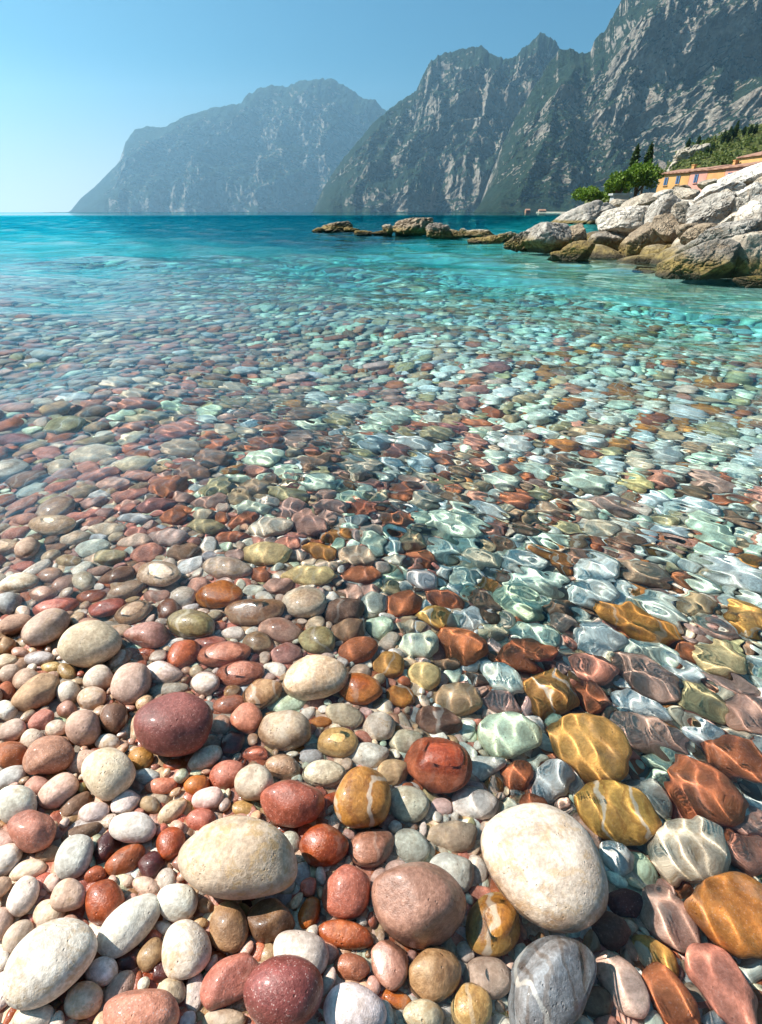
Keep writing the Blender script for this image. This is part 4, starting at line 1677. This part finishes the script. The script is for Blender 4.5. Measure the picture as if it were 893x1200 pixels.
house('orange house with two blue shuttered windows beside the pines', row_pt(771, 108), row_pt(806, 102), 9, 1.0, eave(790, 203.5, 105), ORANGE, [(.27, .5, .8, 1.1), (.66, .4, .8, 1.1)], .9, (.58,))
house('pink terraced house next to the orange house', row_pt(806.3, 101.9), row_pt(826, 98), 9, 1.0, eave(816, 200.5, 100), PINK, [(.42, .45, .85, 1.1)], .9, ())
house('deep orange terraced house between two pink ones', row_pt(826.3, 97.9), row_pt(846, 94), 9, 1.0, eave(836, 199, 96), ORANGE2, [], .9, (.3,))
house('pink house end half hidden behind the white boulders', row_pt(846.3, 93.9), row_pt(880, 88), 9, 1.0, eave(860, 196.5, 92), PINK, [(.2, .6, .8, 1.1)], .9, ())
zb = at_plane_y(862, 188, 122)[2]
house('upper orange house with blue windows on the hillside', at_plane_y(862, 195, 122), at_plane_y(915, 195, 110), 10, zb - 6, zb + .3, ORANGE, [(.22, 1.0, 1.2, 1.5), (.56, 1.0, 1.4, 1.5)], 1.3, ())
# low grey wall behind the skyline boulders and the far shore cottages
b = bmesh.new()
pa, pb_ = at_plane_y(720, 229, 60), at_plane_y(738, 229, 60)
boxm(b, (pa[0], 60, 0.5), (pb_[0], 61, pa[2]))
boxm(b, (pa[0] - .2, 59.9, pa[2] + .002), (pb_[0] + .2, 61.1, pa[2] + .18))
tag(bm_obj('concrete_wall', b, simple('grey concrete', (.33, .33, .32), .9), None), 'low grey concrete wall with a coping below the rounded pine', 'wall')
CW = [simple('pale plaster', (.27, .23, .18), .9), simple('faded red plaster', (.32, .15, .09), .9)]
for k, (px_, ww, hh, ci, lab) in enumerate([(619, 5, 2.4, 1, 'tiny reddish cottage at the foot of the near mountain'), (636, 8, 2.0, 0, 'long low cottage near the beach on the distant shore')]):
    Yc = 900
    pa, pb_ = at_plane_y(px_ - ww / 2, 247, Yc), at_plane_y(px_ + ww / 2, 247, Yc)
    house(lab, pa, pb_, 8, .5, .5 + hh * 1.2, CW[ci], [(.3, 1.0, 1.6, 1.6), (.7, 1.0, 1.6, 1.6)], 2.0, (), 'cottages on the distant shore')
# distant low shore strip with the pale beach
sx = np.linspace(628, 700, 60)
rows = []
for j, (Yr, zr) in enumerate([(840, -1.0), (860, .4), (900, .9), (1000, 1.6), (1100, -2)]):
    rows.append([np.array([at_plane_y(x, 249, Yr)[0], Yr + 8 * math.sin(x * .2), zr]) for x in sx])
so = link('distant_shore', mesh_np('distant_shore', np.array(rows).reshape(-1, 3), grid_faces(5, 60), [simple('pale beach', (.30, .27, .20), .9, .5, .02)]))
so['kind'] = 'structure'

# ------------------------------------------------------------------ one scale for everything: metres -> centimetres
S.unit_settings.system = 'METRIC'
S.unit_settings.scale_length = 1 / UNIT
for me in bpy.data.meshes:
    me.transform(Matrix.Scale(UNIT, 4))
for o in S.objects:
    o.location = o.location * UNIT
for ma in bpy.data.materials:
    for nd in ma.node_tree.nodes:
        if nd.type == 'BUMP':
            nd.inputs['Distance'].default_value *= UNIT
        elif nd.type in ('VOLUME_ABSORPTION', 'PRINCIPLED_VOLUME'):
            nd.inputs['Density'].default_value /= UNIT

# ------------------------------------------------------------------ camera and output
cam = bpy.data.cameras.new('camera')
co_ = bpy.data.objects.new('camera', cam)
COL.objects.link(co_)
co_.location = CAM * UNIT
co_.rotation_euler = (math.pi / 2 - PITCH, 0, 0)
cam.sensor_fit = 'VERTICAL'
cam.sensor_height = 36
cam.lens = 36 * FPX / PH
cam.clip_start = 1
cam.clip_end = 6000000
S.camera = co_
S.render.engine = 'CYCLES'
S.view_settings.view_transform = 'Standard'
S.view_settings.look = 'None'
S.view_settings.exposure = 1.08
S.view_settings.gamma = 1.0
S.view_settings.use_curve_mapping = False
cy = S.cycles
cy.use_denoising = True
cy.denoiser = 'OPENIMAGEDENOISE'
cy.denoising_input_passes = 'RGB_ALBEDO_NORMAL'
cy.denoising_prefilter = 'ACCURATE'
cy.max_bounces = 10
cy.diffuse_bounces = 5
cy.glossy_bounces = 4
cy.transmission_bounces = 8
cy.volume_bounces = 1
cy.transparent_max_bounces = 12
cy.caustics_reflective = False
cy.caustics_refractive = True
cy.sample_clamp_indirect = 6.0
cy.sample_clamp_direct = 0.0
